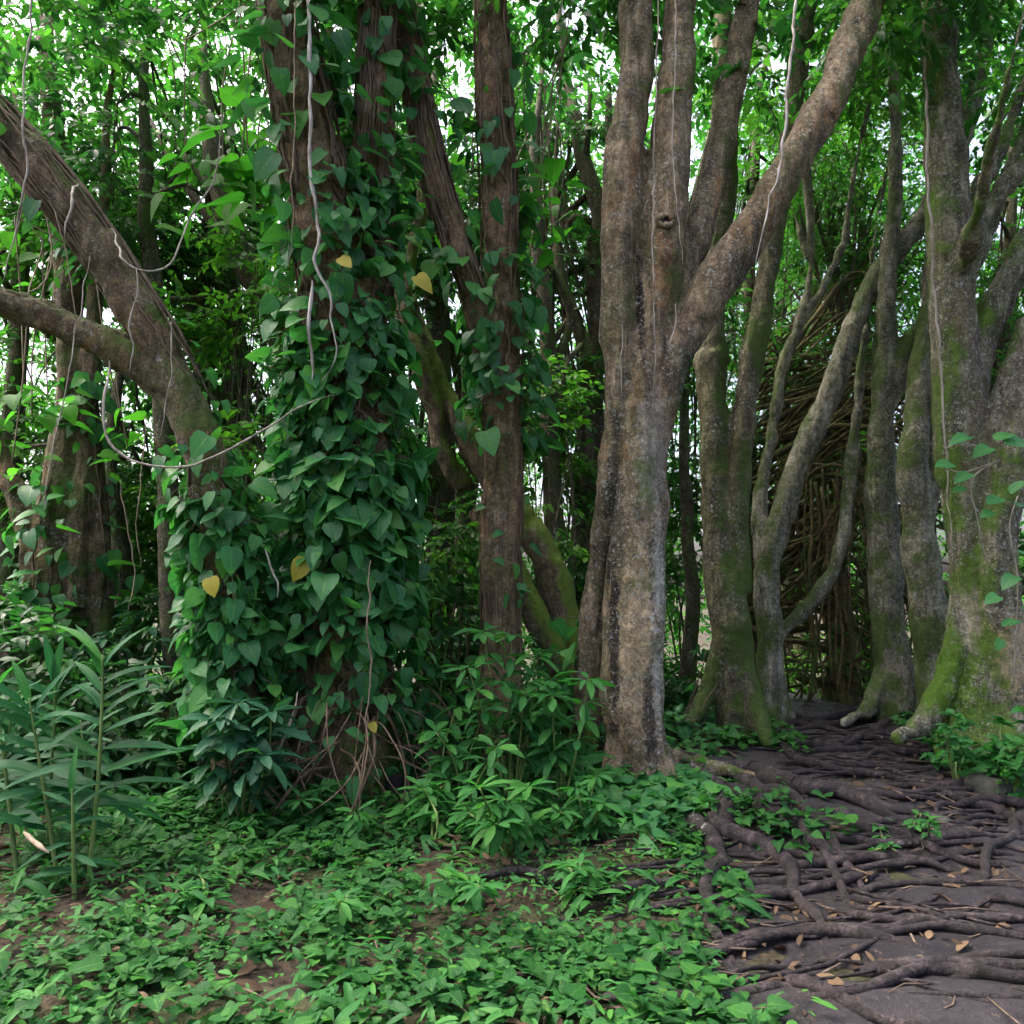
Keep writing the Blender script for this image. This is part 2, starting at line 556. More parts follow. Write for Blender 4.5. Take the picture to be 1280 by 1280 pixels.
def trunk_mesh(name, limbs, mat, parent, voxel=0.02, rough=1.0, seed=0):
    """several limbs fused into one continuous trunk"""
    mb = MB()
    for P, R in limbs:
        p, r = spline(P, R, 0.08)
        if len(p) > 6:
            q = p * 1.7
            amp = np.minimum(r * 0.22, 0.03)[:, None] * (np.clip(np.arange(len(p)) / 4, 0, 1)[:, None])
            p = p + amp * np.stack([vnoise(q, seed + 1), vnoise(q + 9, seed + 2), vnoise(q * 0 + p[:, 2:3] * 1.3, seed + 3)], -1)
            r = r * (1 + 0.07 * vnoise(p * 2.3, seed + 4))
        mb.tube(p, r, 16)
    base = np.array(parent.location)
    o = mb.build(name, mat, parent)
    md = o.modifiers.new('fuse', 'REMESH')
    md.mode = 'VOXEL'
    md.voxel_size = voxel
    sm = o.modifiers.new('soft', 'SMOOTH')
    sm.iterations = 5
    sm.factor = 0.5
    dg = bpy.context.evaluated_depsgraph_get()
    me = bpy.data.meshes.new_from_object(o.evaluated_get(dg))
    o.modifiers.clear()
    old = o.data
    o.data = me
    bpy.data.meshes.remove(old)
    me.name = name
    n = len(me.vertices)
    co = np.empty(n * 3, np.float32); me.vertices.foreach_get('co', co); co = co.reshape(-1, 3)
    nr = np.empty(n * 3, np.float32); me.vertex_normals.foreach_get('vector', nr); nr = nr.reshape(-1, 3)
    W = co + base
    ang = W * [1, 1, 0.18]
    d = 0.022 * vnoise(ang * 7, seed + 5) + 0.014 * vnoise(ang * 17, seed + 6) + 0.016 * vnoise(W * 5, seed + 7) \
        + 0.007 * vnoise(W * 15, seed + 8) + 0.010 * np.abs(vnoise(W * [9, 9, 3], seed + 9))
    # sparse knobs and burrs
    kn = vnoise(W * 3.1, seed + 12)
    d = d + 0.03 * np.clip(kn - 0.62, 0, 1) / 0.38
    co = co + nr * (d * rough)[:, None]
    me.vertices.foreach_set('co', co.ravel().astype(np.float32))
    me.polygons.foreach_set('use_smooth', np.ones(len(me.polygons), bool))
    me.materials.clear()
    me.materials.append(mat)
    me.update()
    return o


# ------------------------------------------------------------------ leaves
def leaf_t(ts, ws, fold=0.25, droop=0.25, cup=0.0):
    """template: rows of (left, mid, right); first and last rows collapse to a point"""
    V, U, Q, T = [], [], [], []
    rows = []
    n = 0
    for k, (t, w) in enumerate(zip(ts, ws)):
        z = -droop * t * t
        yb = t
        if w <= 0:
            V.append((0, yb, z)); U.append((0.5, t)); rows.append([n]); n += 1
        else:
            V += [(-w, yb - cup * w, z + fold * w), (0, yb, z), (w, yb - cup * w, z + fold * w)]
            U += [(0, t), (0.5, t), (1, t)]
            rows.append([n, n + 1, n + 2]); n += 3
    for a, b in zip(rows[:-1], rows[1:]):
        if len(a) == 1 and len(b) == 3:
            T += [(a[0], b[1], b[0]), (a[0], b[2], b[1])]
        elif len(a) == 3 and len(b) == 3:
            Q += [(a[0], a[1], b[1], b[0]), (a[1], a[2], b[2], b[1])]
        elif len(a) == 3 and len(b) == 1:
            T += [(a[0], a[1], b[0]), (a[1], a[2], b[0])]
    return np.array(V, float), np.array(Q, int).reshape(-1, 4), np.array(T, int).reshape(-1, 3), np.array(U, float)


HEART = leaf_t([0.0, 0.03, 0.15, 0.35, 0.57, 0.77, 0.91, 1.0], [0, 0.20, 0.355, 0.415, 0.385, 0.265, 0.105, 0], 0.20, 0.30, 0.25)
HEART2 = leaf_t([0.0, 0.05, 0.25, 0.5, 0.78, 1.0], [0, 0.24, 0.40, 0.36, 0.17, 0], 0.28, 0.2, 0.25)
LANCE = leaf_t([0.0, 0.12, 0.3, 0.5, 0.7, 0.87, 1.0], [0, 0.065, 0.098, 0.105, 0.085, 0.045, 0], 0.35, 0.45)
OVAL = leaf_t([0.0, 0.15, 0.4, 0.65, 0.87, 1.0], [0, 0.08, 0.155, 0.165, 0.10, 0], 0.25, 0.3)
SMALL = leaf_t([0.0, 0.42, 1.0], [0, 0.19, 0], 0.2, 0.22)
SMALL2 = leaf_t([0.0, 0.3, 0.7, 1.0], [0, 0.21, 0.17, 0], 0.2, 0.25)


class LB:
    """collects leaves; builds ONE foliage mesh"""
    def __init__(s):
        s.V, s.Q, s.T, s.U, s.C, s.n = [], [], [], [], [], 0

    def add(s, tpl, pos, tip, nrm, size, tint, wide=1.0):
        tv, tq, tt, tu = tpl
        pos = np.atleast_2d(pos).astype(float)
        N = len(pos)
        if N == 0:
            return
        y = norm(np.broadcast_to(tip, (N, 3)).astype(float))
        x = norm(np.cross(y, np.broadcast_to(nrm, (N, 3))) + 1e-7)
        z = np.cross(x, y)
        size = np.broadcast_to(np.asarray(size, float), (N,))
        wide = np.broadcast_to(np.asarray(wide, float), (N,))
        k = len(tv)
        # each blade bends a little differently
        bend = rng.normal(0, 0.15, N)
        lx = tv[None, :, 0] * wide[:, None] + 0.35 * bend[:, None] * tv[None, :, 1] ** 2
        ly = np.broadcast_to(tv[None, :, 1], (N, k))
        lz = tv[None, :, 2] * (0.3 + 1.5 * rng.random(N))[:, None] + 0.12 * rng.normal(0, 1, N)[:, None] * tv[None, :, 0]
        P = pos[:, None, :] + size[:, None, None] * (lx[..., None] * x[:, None] + ly[..., None] * y[:, None] + lz[..., None] * z[:, None])
        off = s.n + np.arange(N)[:, None, None] * k
        s.V.append(P.reshape(-1, 3))
        if len(tq): s.Q.append((tq[None] + off).reshape(-1, 4))
        if len(tt): s.T.append((tt[None] + off).reshape(-1, 3))
        s.U.append(np.tile(tu, (N, 1)))
        s.C.append(np.repeat(np.broadcast_to(np.clip(tint, 0, 1), (N,)), k))
        s.n += N * k

    def build(s, name, mat, parent=None):
        fs = []
        if s.Q: fs.append(np.vstack(s.Q))
        if s.T: fs.append(np.vstack(s.T))
        return mk(name, np.vstack(s.V), fs, mat, parent, np.concatenate(s.C), np.vstack(s.U))


def rv(n):
    return norm(rng.normal(0, 1, (n, 3)))


def sprays(lb, org, dirs, k, L, size, tpl=SMALL2, tbias=0.5, tvar=0.22, droop=0.5, wide=1.0, up=1.0, mb=None, tw=0.004):
    """twigs with leaves set alternately along them"""
    org = np.asarray(org, float); M_ = len(org)
    dirs = norm(dirs)
    Ls = L * rng.uniform(0.6, 1.3, M_)
    side = norm(np.cross(dirs, [0, 0, 1.0]) + 1e-6)
    tt = (np.arange(k) + 0.6) / k
    pos = org[:, None, :] + dirs[:, None, :] * (Ls[:, None] * tt[None])[..., None]
    pos[..., 2] -= droop * (Ls[:, None] * tt[None] ** 2) * 0.6
    sg = np.where(np.arange(k) % 2 == 0, 1.0, -1.0)[None, :, None]
    tip = dirs[:, None, :] * 0.75 + side[:, None, :] * sg * rng.uniform(0.5, 1.1, (M_, k, 1)) + rng.normal(0, 0.25, (M_, k, 3))
    tip[..., 2] -= 0.35 * droop + 0.15
    nr = np.zeros((M_, k, 3)); nr[..., 2] = up
    nr = nr + rng.normal(0, 0.42, (M_, k, 3))
    ct = np.clip(tbias + rng.normal(0, tvar, (M_, 1)) + rng.normal(0, tvar * 0.6, (M_, k)), 0, 1)
    sz = size * rng.uniform(0.65, 1.25, (M_, k))
    lb.add(tpl, pos.reshape(-1, 3), tip.reshape(-1, 3), nr.reshape(-1, 3), sz.ravel(), ct.ravel(), wide)
    if mb is not None:
        for i in range(M_):
            q = np.array([org[i], org[i] + dirs[i] * Ls[i] * 0.5 - [0, 0, droop * Ls[i] * 0.15], org[i] + dirs[i] * Ls[i] - [0, 0, droop * Ls[i] * 0.6]])
            mb.tube(q, np.array([tw, tw * 0.7, tw * 0.3]), 4)


def crown_pts(c, r, n):
    """points in lumpy clumps inside an ellipsoid"""
    m = max(4, n // 14)
    cl = rv(m) * (rng.random((m, 1)) ** 0.45)
    idx = rng.integers(0, m, n)
    p = cl[idx] + rng.normal(0, 0.17, (n, 3))
    return np.asarray(c) + p * np.asarray(r), norm(p + rng.normal(0, 0.5, (n, 3)))


def crown(name, lobes, mat, parent, size, k=11, L=0.5, tpl=SMALL2, tbias=0.5, wide=1.0, twig=None):
    lb = LB()
    for c, r, n in lobes:
        p, d = crown_pts(c, r, n)
        d[:, 2] = d[:, 2] * 0.5 + 0.05
        sprays(lb, p, d, k, L, size, tpl, tbias + rng.normal(0, 0.05), wide=wide, mb=twig)
    return lb.build(name, mat, parent)


# ------------------------------------------------------------------ main trees
LIMBS = {}


def tree(key, name, label, limbs, mat, voxel, crowns=(), leafmat='leaf_mid', size=0.13, seed=0, rough=1.0, group=None, k=11,
         tpl=SMALL2, ground=True, wf=1.0):
    L = [limb([(a, b_, c, w * wf) for a, b_, c, w in l]) for l in limbs]
    LIMBS[key] = [spline(P, R, 0.05) for P, R in L]
    for i, (P, R) in enumerate(L):      # limbs that leave through the canopy thin out there
        if P[-1][2] > 4.5:
            d = norm(P[-1] - P[-2])
            L[i] = (np.vstack([P, P[-1] + d * .9 + [.1, .05, .1], P[-1] + d * 1.9 + [.25, .1, .3]]), np.append(R, [R[-1] * .6, .02]))
    b = L[0][0][0].copy()
    if ground:
        g = h1(b[0], b[1])
        L[0][0][0][2] = min(b[2], g - 0.08)
        b[2] = g
    root = empty(name, b, label, 'tree', group)
    trunk_mesh('trunk', L, mat, root, voxel, rough, seed)
    if crowns:
        tw = MB()
        crown('crown', [(at(a, c, Yc), r, n) for a, c, Yc, r, n in crowns], M[leafmat], root, size, k, tpl=tpl, twig=tw)
        tw.build('twig', M['bark_far'], root)
        # all the twigs of a crown are one mass
        root.children[-1]['kind'] = 'stuff'
    return root


B6, B11 = (796, 1000, 7.0), (1228, 950, 7.9)
M['bark_big'] = bark('bark_big', (0.055, 0.040, 0.025), (0.20, 0.145, 0.088), (0.42, 0.325, 0.21), moss=0.42, lichen=0.8,
                     tan=(0.36, 0.22, 0.10), mossdir=(0.45, -0.1, 0.35), footmoss=0.0, spots=[
    spot(B6, 826, 340, 6.85, 15, 60, (0.24, 0.13, 0.06), 0.7), spot(B6, 786, 215, 6.9, 10, 50, (0.24, 0.14, 0.06), 0.6),
    spot(B6, 900, 245, 7.1, 20, 36, (0.34, 0.22, 0.11), 0.7), spot(B6, 796, 390, 6.9, 6, 75, (0.02, 0.014, 0.009), 0.95),  # the dark strip paints the shade in the recess between the stems
    spot(B6, 792, 800, 6.8, 34, 130, (0.40, 0.31, 0.19), 0.75), spot(B6, 820, 725, 6.85, 12, 70, (0.56, 0.55, 0.50), 0.6),
    spot(B6, 816, 850, 6.85, 9, 80, (0.54, 0.53, 0.48), 0.55), spot(B6, 806, 900, 6.8, 9, 80, (0.03, 0.022, 0.016), 0.85),
    spot(B6, 765, 640, 6.9, 14, 130, (0.05, 0.045, 0.03), 0.75), spot(B6, 815, 560, 6.8, 26, 90, (0.33, 0.30, 0.27), 0.5), spot(B6, 763, 800, 6.9, 7, 130, (0.018, 0.014, 0.010), 0.9),  # last strip: shade painted into the groove beside the left stem
    spot(B6, 860, 470, 6.85, 26, 50, (0.05, 0.055, 0.028), 0.75), spot(B6, 930, 320, 6.8, 34, 40, (0.045, 0.045, 0.028), 0.6)])
M['bark_right'] = bark('bark_right', (0.042, 0.034, 0.026), (0.15, 0.132, 0.092), (0.35, 0.32, 0.235), moss=0.52, lichen=0.95,
                       tan=(0.22, 0.16, 0.09), mossdir=(-0.55, -0.1, -0.25), mosscol=(0.07, 0.145, 0.008), footmoss=0.06, film=0.65, spots=[
    spot(B11, 1192, 850, 7.8, 36, 70, (0.085, 0.17, 0.010), 0.85), spot(B11, 1225, 900, 7.7, 30, 40, (0.08, 0.15, 0.012), 0.8),
    spot(B11, 1192, 700, 7.8, 12, 120, (0.06, 0.13, 0.012), 0.8), spot(B11, 1270, 820, 7.6, 26, 60, (0.40, 0.30, 0.19), 0.75),
    spot(B11, 1215, 770, 7.8, 14, 60, (0.42, 0.36, 0.26), 0.7), spot(B11, 1205, 400, 7.8, 16, 50, (0.15, 0.105, 0.06), 0.6),
    spot(B11, 1190, 540, 7.8, 12, 110, (0.03, 0.026, 0.02), 0.7)])
GM = 'thick trunks standing in the forest'
T6 = tree('T6', 'mottled_tree', 'massive pale mottled trunk forking into three, beside the rooty path', [
    [(800, 1000, 7.0, 98), (798, 945, 7, 74), (791, 860, 7, 77), (794, 760, 7, 76), (800, 650, 7, 66), (804, 560, 7, 58), (808, 480, 7, 56), (812, 410, 7, 54)],
    [(735, 905, 7.3, 32), (737, 800, 7.26, 27), (747, 700, 7.2, 25), (759, 630, 7.1, 27), (767, 560, 7.02, 31), (774, 480, 6.98, 36), (775, 400, 6.96, 42), (777, 300, 6.96, 46), (783, 200, 7.0, 48), (793, 100, 7.1, 42), (800, -60, 7.2, 38)],
    [(810, 500, 7, 48), (818, 420, 6.98, 56), (829, 320, 6.96, 58), (838, 220, 7.0, 54), (846, 100, 7.1, 44), (855, -60, 7.3, 38)],
    [(832, 420, 7.05, 44), (862, 320, 7.12, 40), (886, 235, 7.2, 34), (908, 140, 7.3, 30), (935, 10, 7.4, 26)],
    [(810, 570, 7, 42), (836, 470, 6.98, 50), (874, 390, 6.95, 52), (925, 308, 6.92, 50), (970, 240, 6.9, 48), (1003, 185, 6.9, 46), (1050, 90, 7, 42), (1110, -50, 7.2, 36)],
    [(780, 930, 6.95, 40), (756, 985, 6.75, 26), (738, 1010, 6.55, 14)],
    [(812, 930, 6.95, 40), (838, 980, 6.8, 30), (880, 1015, 6.6, 20), (925, 1040, 6.3, 12)],
    [(812, 940, 7.0, 34), (850, 955, 7.05, 26), (900, 962, 7.0, 18), (950, 975, 6.9, 10)],
], M['bark_big'], 0.017, [(800, -60, 7.4, (1.5, 1.3, 0.7), 200), (1110, -60, 7.3, (1.3, 1.3, 0.7), 170)], seed=3)

T7 = tree('T7', 'mossy_tree', 'dark mossy trunk splitting into two stems behind the pale mottled trunk', [
    [(925, 905, 8.6, 76), (918, 820, 8.6, 64), (908, 740, 8.6, 62), (897, 640, 8.7, 56), (893, 540, 8.7, 50), (890, 450, 8.8, 48), (895, 350, 8.9, 44), (900, 260, 9, 42), (905, 150, 9, 38), (905, -20, 9.2, 30)],
    [(920, 740, 8.6, 44), (920, 630, 8.6, 42), (928, 530, 8.6, 42), (945, 440, 8.6, 40), (960, 350, 8.7, 38), (972, 270, 8.7, 36), (985, 180, 8.8, 32), (1005, 40, 9, 28)],
    [(912, 780, 8.6, 44), (933, 850, 8.5, 40), (955, 912, 8.3, 34), (965, 935, 8.1, 16)],
    [(905, 800, 8.6, 40), (886, 860, 8.6, 34), (866, 898, 8.5, 26), (840, 915, 8.4, 14)],
], M['bark_mossy'], 0.02, [(905, 30, 9.4, (1.5, 1.3, 0.8), 200), (1030, 20, 9.4, (1.2, 1.2, 0.7), 140)], seed=13, wf=.75)

T8 = tree('T8', 'curved_tree', 'slender lichen covered trunk curving up to the right over the path', [
    [(972, 895, 9.6, 56), (964, 820, 9.6, 42), (958, 740, 9.6, 38), (963, 690, 9.6, 38), (985, 610, 9.6, 38), (1010, 550, 9.6, 38), (1040, 480, 9.6, 36), (1065, 410, 9.6, 34), (1095, 345, 9.6, 34), (1130, 300, 9.6, 34), (1165, 250, 9.7, 30), (1210, 150, 9.8, 26), (1240, 20, 9.9, 20)],
    [(966, 810, 9.6, 24), (985, 783, 9.58, 22), (1008, 758, 9.55, 22), (1038, 718, 9.5, 22), (1056, 660, 9.5, 21), (1063, 600, 9.55, 19), (1070, 520, 9.7, 17), (1080, 430, 9.8, 13), (1085, 360, 9.9, 8)],
    [(958, 720, 9.65, 28), (951, 620, 9.8, 23), (968, 520, 9.85, 19), (978, 455, 9.9, 18), (1000, 405, 9.9, 16), (1012, 340, 9.95, 13), (1012, 260, 10, 11), (1003, 150, 10, 9), (1005, 60, 10, 6)],
    [(998, 410, 9.9, 13), (1030, 355, 9.9, 11), (1055, 300, 9.95, 9), (1062, 250, 10, 6), (1075, 180, 10, 4)],
    [(1012, 330, 9.95, 8), (1000, 290, 10, 7), (985, 240, 10, 5)],
], M['bark_grey'], 0.02, [(1040, 130, 10.2, (1.3, 1.1, 0.8), 217), (1240, 60, 10, (1.2, 1.2, 0.6), 174)], 'leaf_bright', 0.10, seed=23, wf=0.76)

T9 = tree('T9', 'forked_tree', 'grey forked trunk standing at the crest of the path', [
    [(1118, 902, 9.5, 78), (1115, 830, 9.5, 56), (1108, 740, 9.5, 50), (1102, 640, 9.5, 46), (1098, 560, 9.5, 44), (1103, 490, 9.5, 42), (1108, 430, 9.5, 34), (1108, 370, 9.5, 27), (1113, 320, 9.5, 26), (1120, 250, 9.5, 22), (1118, 120, 9.6, 18), (1110, -20, 9.8, 14)],
    [(1106, 510, 9.5, 36), (1128, 445, 9.45, 34), (1155, 410, 9.4, 32), (1190, 370, 9.4, 28), (1230, 300, 9.5, 24), (1275, 180, 9.6, 20)],
    [(1108, 840, 9.5, 40), (1086, 885, 9.35, 26), (1050, 905, 9.1, 12)],
], M['bark_grey'], 0.02, [(1110, 40, 10, (1.3, 1.2, 0.7), 188)], 'leaf_bright', 0.10, seed=33, wf=0.8)

T10 = tree('T10', 'leaning_tree', 'mottled trunk leaning left between the forked grey trunk and the mossy footed trunk', [
    [(1180, 905, 9, 66), (1167, 800, 9, 54), (1152, 710, 9, 50), (1143, 640, 9, 44), (1142, 570, 9, 38), (1150, 490, 9.2, 32), (1158, 410, 9.3, 28), (1166, 320, 9.4, 24), (1172, 200, 9.5, 20), (1160, 40, 9.7, 14)],
    [(1150, 690, 9, 30), (1163, 600, 9.05, 26), (1176, 500, 9.1, 22), (1180, 420, 9.2, 16)],
], M['bark_grey'], 0.02, [(1160, 50, 10.3, (1.2, 1.2, 0.6), 145)], 'leaf_mid', 0.10, seed=43, wf=0.86)

T11 = tree('T11', 'broad_tree', 'broad trunk with bright green moss on its flared foot right of the path', [
    [(1228, 950, 7.9, 150), (1224, 890, 7.95, 112), (1216, 800, 8, 80), (1211, 700, 8, 72), (1205, 600, 8, 76), (1200, 520, 8, 78), (1195, 420, 8, 72), (1188, 320, 8, 66), (1182, 212, 8, 64), (1178, 100, 8, 56), (1172, -60, 8.1, 46)],
    [(1205, 740, 8, 50), (1186, 840, 7.9, 44), (1158, 900, 7.85, 34), (1120, 925, 7.7, 16)],
    [(1268, 960, 7.7, 96), (1260, 860, 7.8, 70), (1250, 760, 7.8, 64), (1246, 680, 7.8, 60), (1262, 570, 7.8, 58), (1278, 480, 7.85, 52), (1300, 400, 7.9, 48), (1330, 290, 8, 44), (1370, 120, 8.2, 36)],
    [(1214, 720, 8, 50), (1236, 660, 7.9, 46), (1262, 560, 7.8, 44)],
    [(1212, 520, 8, 46), (1224, 440, 8, 42), (1248, 370, 8, 40), (1280, 310, 8, 38), (1320, 250, 8, 36), (1380, 150, 8.1, 32)],
    [(1210, 560, 8.05, 36), (1232, 430, 8.25, 30), (1262, 360, 8.35, 32), (1300, 290, 8.4, 30), (1350, 200, 8.5, 28)],
    [(1206, 350, 8, 36), (1228, 275, 8, 32), (1257, 232, 8, 27), (1295, 190, 8, 24), (1350, 120, 8.1, 20)],
    [(1205, 280, 8.1, 26), (1222, 235, 8.1, 22), (1243, 205, 8.1, 20), (1275, 120, 8.2, 16)],
    [(1222, 590, 7.95, 40), (1262, 470, 7.85, 34), (1282, 400, 7.9, 30)],
    [(1196, 340, 7.9, 36), (1211, 322, 7.72, 27), (1213, 308, 7.62, 25)],
    [(1262, 900, 7.75, 60), (1300, 945, 7.55, 44), (1350, 985, 7.3, 24)],
], M['bark_right'], 0.018, [(1180, -40, 8.3, (1.5, 1.3, 0.7), 180), (1370, 60, 8.4, (1.2, 1.4, 0.9), 160)], seed=53, wf=0.76)

T4 = tree('T4', 'straight_tree', 'straight brown trunk with a left fork, vine leaves on its upper half', [
    [(626, 930, 7.4, 70), (626, 860, 7.4, 56), (626, 760, 7.4, 52), (626, 680, 7.4, 52), (628, 600, 7.4, 54), (628, 500, 7.4, 54), (628, 400, 7.4, 54), (626, 300, 7.4, 52), (622, 200, 7.4, 50), (617, 80, 7.4, 46), (612, -60, 7.5, 40)],
    [(618, 480, 7.35, 36), (598, 395, 7.3, 34), (572, 315, 7.3, 36), (549, 240, 7.3, 38), (530, 160, 7.3, 36), (505, 30, 7.4, 32), (490, -60, 7.4, 28)],
], M['bark_brown'], 0.018, [(600, -70, 7.6, (1.6, 1.3, 0.6), 200)], seed=63, wf=0.88)

T5 = tree('T5', 'mossy_leaning_tree', 'double trunk slanting up to the left, yellow green moss on its right flank', [
    [(728, 905, 8.0, 66), (716, 810, 8, 64), (694, 730, 8, 62), (666, 665, 8.1, 58), (630, 610, 8.2, 56), (588, 555, 8.3, 52), (555, 500, 8.4, 46), (525, 430, 8.5, 46), (498, 360, 8.6, 44), (468, 280, 8.7, 40), (440, 180, 8.8, 36), (405, 20, 9, 28)],
    [(712, 880, 7.85, 44), (698, 830, 7.8, 44), (676, 775, 7.8, 44), (650, 722, 7.9, 44), (628, 685, 8.1, 42), (600, 635, 8.25, 36)],
    [(580, 610, 8.25, 30), (552, 560, 8.25, 32), (540, 510, 8.25, 30), (522, 450, 8.3, 28), (505, 400, 8.4, 26), (515, 320, 8.5, 24), (530, 220, 8.6, 20), (520, 90, 8.7, 16)],
], M['bark_green'], 0.02, [(420, 0, 9.3, (1.5, 1.3, 0.8), 150)], seed=73, wf=0.66)

T3 = tree('T3', 'vine_covered_tree', 'stout forked trunk smothered from top to foot in heart shaped vine leaves', [
    [(440, 985, 6.8, 170), (434, 900, 6.8, 138), (432, 800, 6.8, 122), (433, 700, 6.8, 114), (434, 600, 6.8, 110), (432, 500, 6.8, 110), (425, 400, 6.8, 106), (414, 320, 6.8, 100), (398, 240, 6.8, 92), (383, 160, 6.8, 86), (362, 40, 6.8, 76), (345, -70, 6.9, 64)],
    [(448, 440, 6.85, 70), (465, 335, 6.95, 60), (470, 250, 7, 56), (468, 150, 7, 50), (475, -40, 7.1, 42)],
], M['bark_brown'], 0.02, [(345, -60, 7.1, (1.5, 1.3, 0.6), 170)], seed=83, wf=0.86)

T1 = tree('T1', 'bent_tree', 'bent brown trunk leaning far left and forking, lower half under vine leaves', [
    [(300, 930, 6.4, 80), (292, 850, 6.4, 64), (286, 760, 6.4, 60), (278, 690, 6.3, 58), (266, 620, 6.3, 57), (250, 548, 6.3, 60), (224, 480, 6.3, 66), (192, 415, 6.3, 62), (152, 352, 6.3, 64), (110, 290, 6.25, 66), (65, 232, 6.2, 66), (20, 180, 6.2, 64), (-60, 90, 6.2, 58), (-150, -30, 6.2, 50)],
    [(222, 495, 6.3, 60), (180, 458, 6.28, 50), (140, 436, 6.22, 46), (95, 416, 6.18, 46), (48, 396, 6.1, 45), (0, 379, 6.0, 43), (-80, 345, 5.9, 40), (-180, 300, 5.8, 36)],
    [(205, 455, 6.35, 30), (150, 428, 6.4, 26), (90, 400, 6.4, 24), (40, 378, 6.4, 24), (-10, 360, 6.4, 22), (-120, 320, 6.4, 18)],
], M['bark_left'], 0.018, [(-60, 40, 6.6, (1.2, 1.2, 0.6), 120), (120, -60, 7, (1.2, 1, 0.5), 90), (235, 30, 8.6, (1.3, 1.0, 0.8), 150), (90, 150, 9, (1.2, .9, .7), 90)], seed=93, wf=0.78)

T2 = tree('T2', 'fluted_tree', 'thick fluted trunk of fused stems at the far left, vine leaves at its waist', [
    [(84, 880, 9, 104), (80, 790, 9, 90), (78, 720, 9, 84), (79, 650, 9, 76), (88, 580, 9, 62), (92, 510, 9, 48), (90, 440, 9, 40), (84, 340, 9.1, 34), (74, 220, 9.2, 28), (60, 60, 9.4, 22)],
    [(130, 830, 8.9, 40), (124, 740, 8.9, 36), (119, 650, 8.9, 34), (117, 560, 8.9, 28), (113, 470, 8.9, 24), (118, 380, 9, 20), (130, 250, 9.1, 16), (140, 90, 9.2, 12)],
    [(66, 780, 8.95, 40), (44, 690, 8.95, 34), (26, 630, 9, 28), (-5, 560, 9, 24), (-50, 450, 9, 18)],
    [(98, 760, 8.8, 36), (101, 660, 8.8, 32), (108, 580, 8.85, 28), (112, 500, 8.9, 20)],
], M['bark_left'], 0.022, [(70, 60, 9.6, (1.5, 1.3, 0.9), 150)], 'leaf_bright', 0.12, seed=103, wf=0.86)

# the open knot hole of the mottled tree: a raised ring round a near black plug, shade painted in for the hollow
kc = at(832, 276, 6.81)
kb = MB()
th = np.linspace(0, 2 * np.pi, 25)
kb.tube(np.stack([kc[0] + 0.062 * np.cos(th), np.full(25, kc[1] - 0.015), kc[2] + 0.045 * np.sin(th)], -1),
        0.026 * (1 + 0.2 * np.sin(3 * th)), 10)
tr6 = [c for c in T6.children if c.name.startswith('trunk')][0]
kb.build('knot', M['bark_big'], T6).parent = tr6
ho = MB()
ho.tube(np.array([kc + [0, -0.015, 0], kc + [0, 0.05, 0]]), np.array([0.05, 0.03]), 12)
ho.build('hollow', plain('hollow_shade', (0.006, 0.005, 0.004), (0.014, 0.011, 0.008)), T6).parent = tr6


# ------------------------------------------------------------------ background trees
def slim_tree(name, label, pts, mat, crowns, leafmat, size, group='slim trees behind the thick trunks', k=11, seed=0, nl=7, tpl=SMALL2,
              extra=()):
    P, R = limb(pts)
    g = h1(P[0][0], P[0][1])
    P[0][2] = g - 0.1
    root = empty(name, (P[0][0], P[0][1], g), label, 'tree', group)
    tb, tw = MB(), MB()
    d = norm(P[-1] - P[-2])
    P = np.vstack([P, P[-1] + d * .8 + [.1, 0, 0], P[-1] + d * 1.8 + [.25, .1, 0]])
    R = np.append(R, [R[-1] * .5, .008])
    p, r = spline(P, R, 0.12)
    p = p + 0.5 * r[:, None] * np.stack([vnoise(p * 1.5, seed), vnoise(p * 1.5, seed + 1), r * 0], -1)
    r = r * (1 + 0.13 * vnoise(p * 2.7, seed + 2))
    tb.tube(p, r, 10)
    for e_ in extra:
        a, b = limb(e_)
        a, b = spline(a, b, 0.12)
        tb.tube(a + 0.03 * np.stack([vnoise(a * 2.5, seed + 5), b * 0, vnoise(a * 2.5, seed + 6)], -1), b, 8)
    C = [(at(a, c, Yc), r_, n) for a, c, Yc, r_, n in crowns]
    for c, r_, n in C:
        for q in range(nl):
            i = rng.integers(int(len(p) * 0.5), len(p) - 1)
            end = c + rv(1)[0] * np.array(r_) * 0.7
            mid = (p[i] + end) / 2 + rng.normal(0, 0.25, 3) + [0, 0, 0.15]
            a, b = spline([p[i], mid, end], [r[i] * 0.45, r[i] * 0.28, 0.008], 0.15)
            tb.tube(a, b, 6)
    tb.build('trunk', mat, root)
    crown('crown', C, M[leafmat], root, size, k, tpl=tpl, twig=tw)
    o = tw.build('twig', M['bark_far'], root)
    o['kind'] = 'stuff'
    return root


BF = M['bark_far']
S = slim_tree
S('slim_tree', 'thin dark trunk just left of the bent brown trunk', [(216, 900, 8.6, 34), (212, 760, 8.6, 31), (208, 640, 8.6, 29), (204, 540, 8.7, 27), (198, 440, 8.8, 24), (185, 300, 9, 20), (180, 120, 9.2, 14)], BF,
  [(180, 230, 9.4, (1.0, 1.0, 0.8), 170), (240, 330, 10.8, (0.9, 0.8, 0.6), 79)], 'leaf_mid', 0.12, seed=1)
S('slim_tree', 'short leaning trunk with bare lianas right of the fluted trunk', [(175, 880, 9.8, 36), (164, 770, 9.8, 32), (150, 690, 9.8, 28), (140, 620, 9.8, 24), (136, 560, 9.9, 18), (150, 470, 10, 12)], BF,
  [(60, 560, 10.8, (0.9, 0.8, 0.6), 159), (200, 620, 11, (0.9, 0.9, 0.6), 145)], 'leaf_bright', 0.13, seed=2)
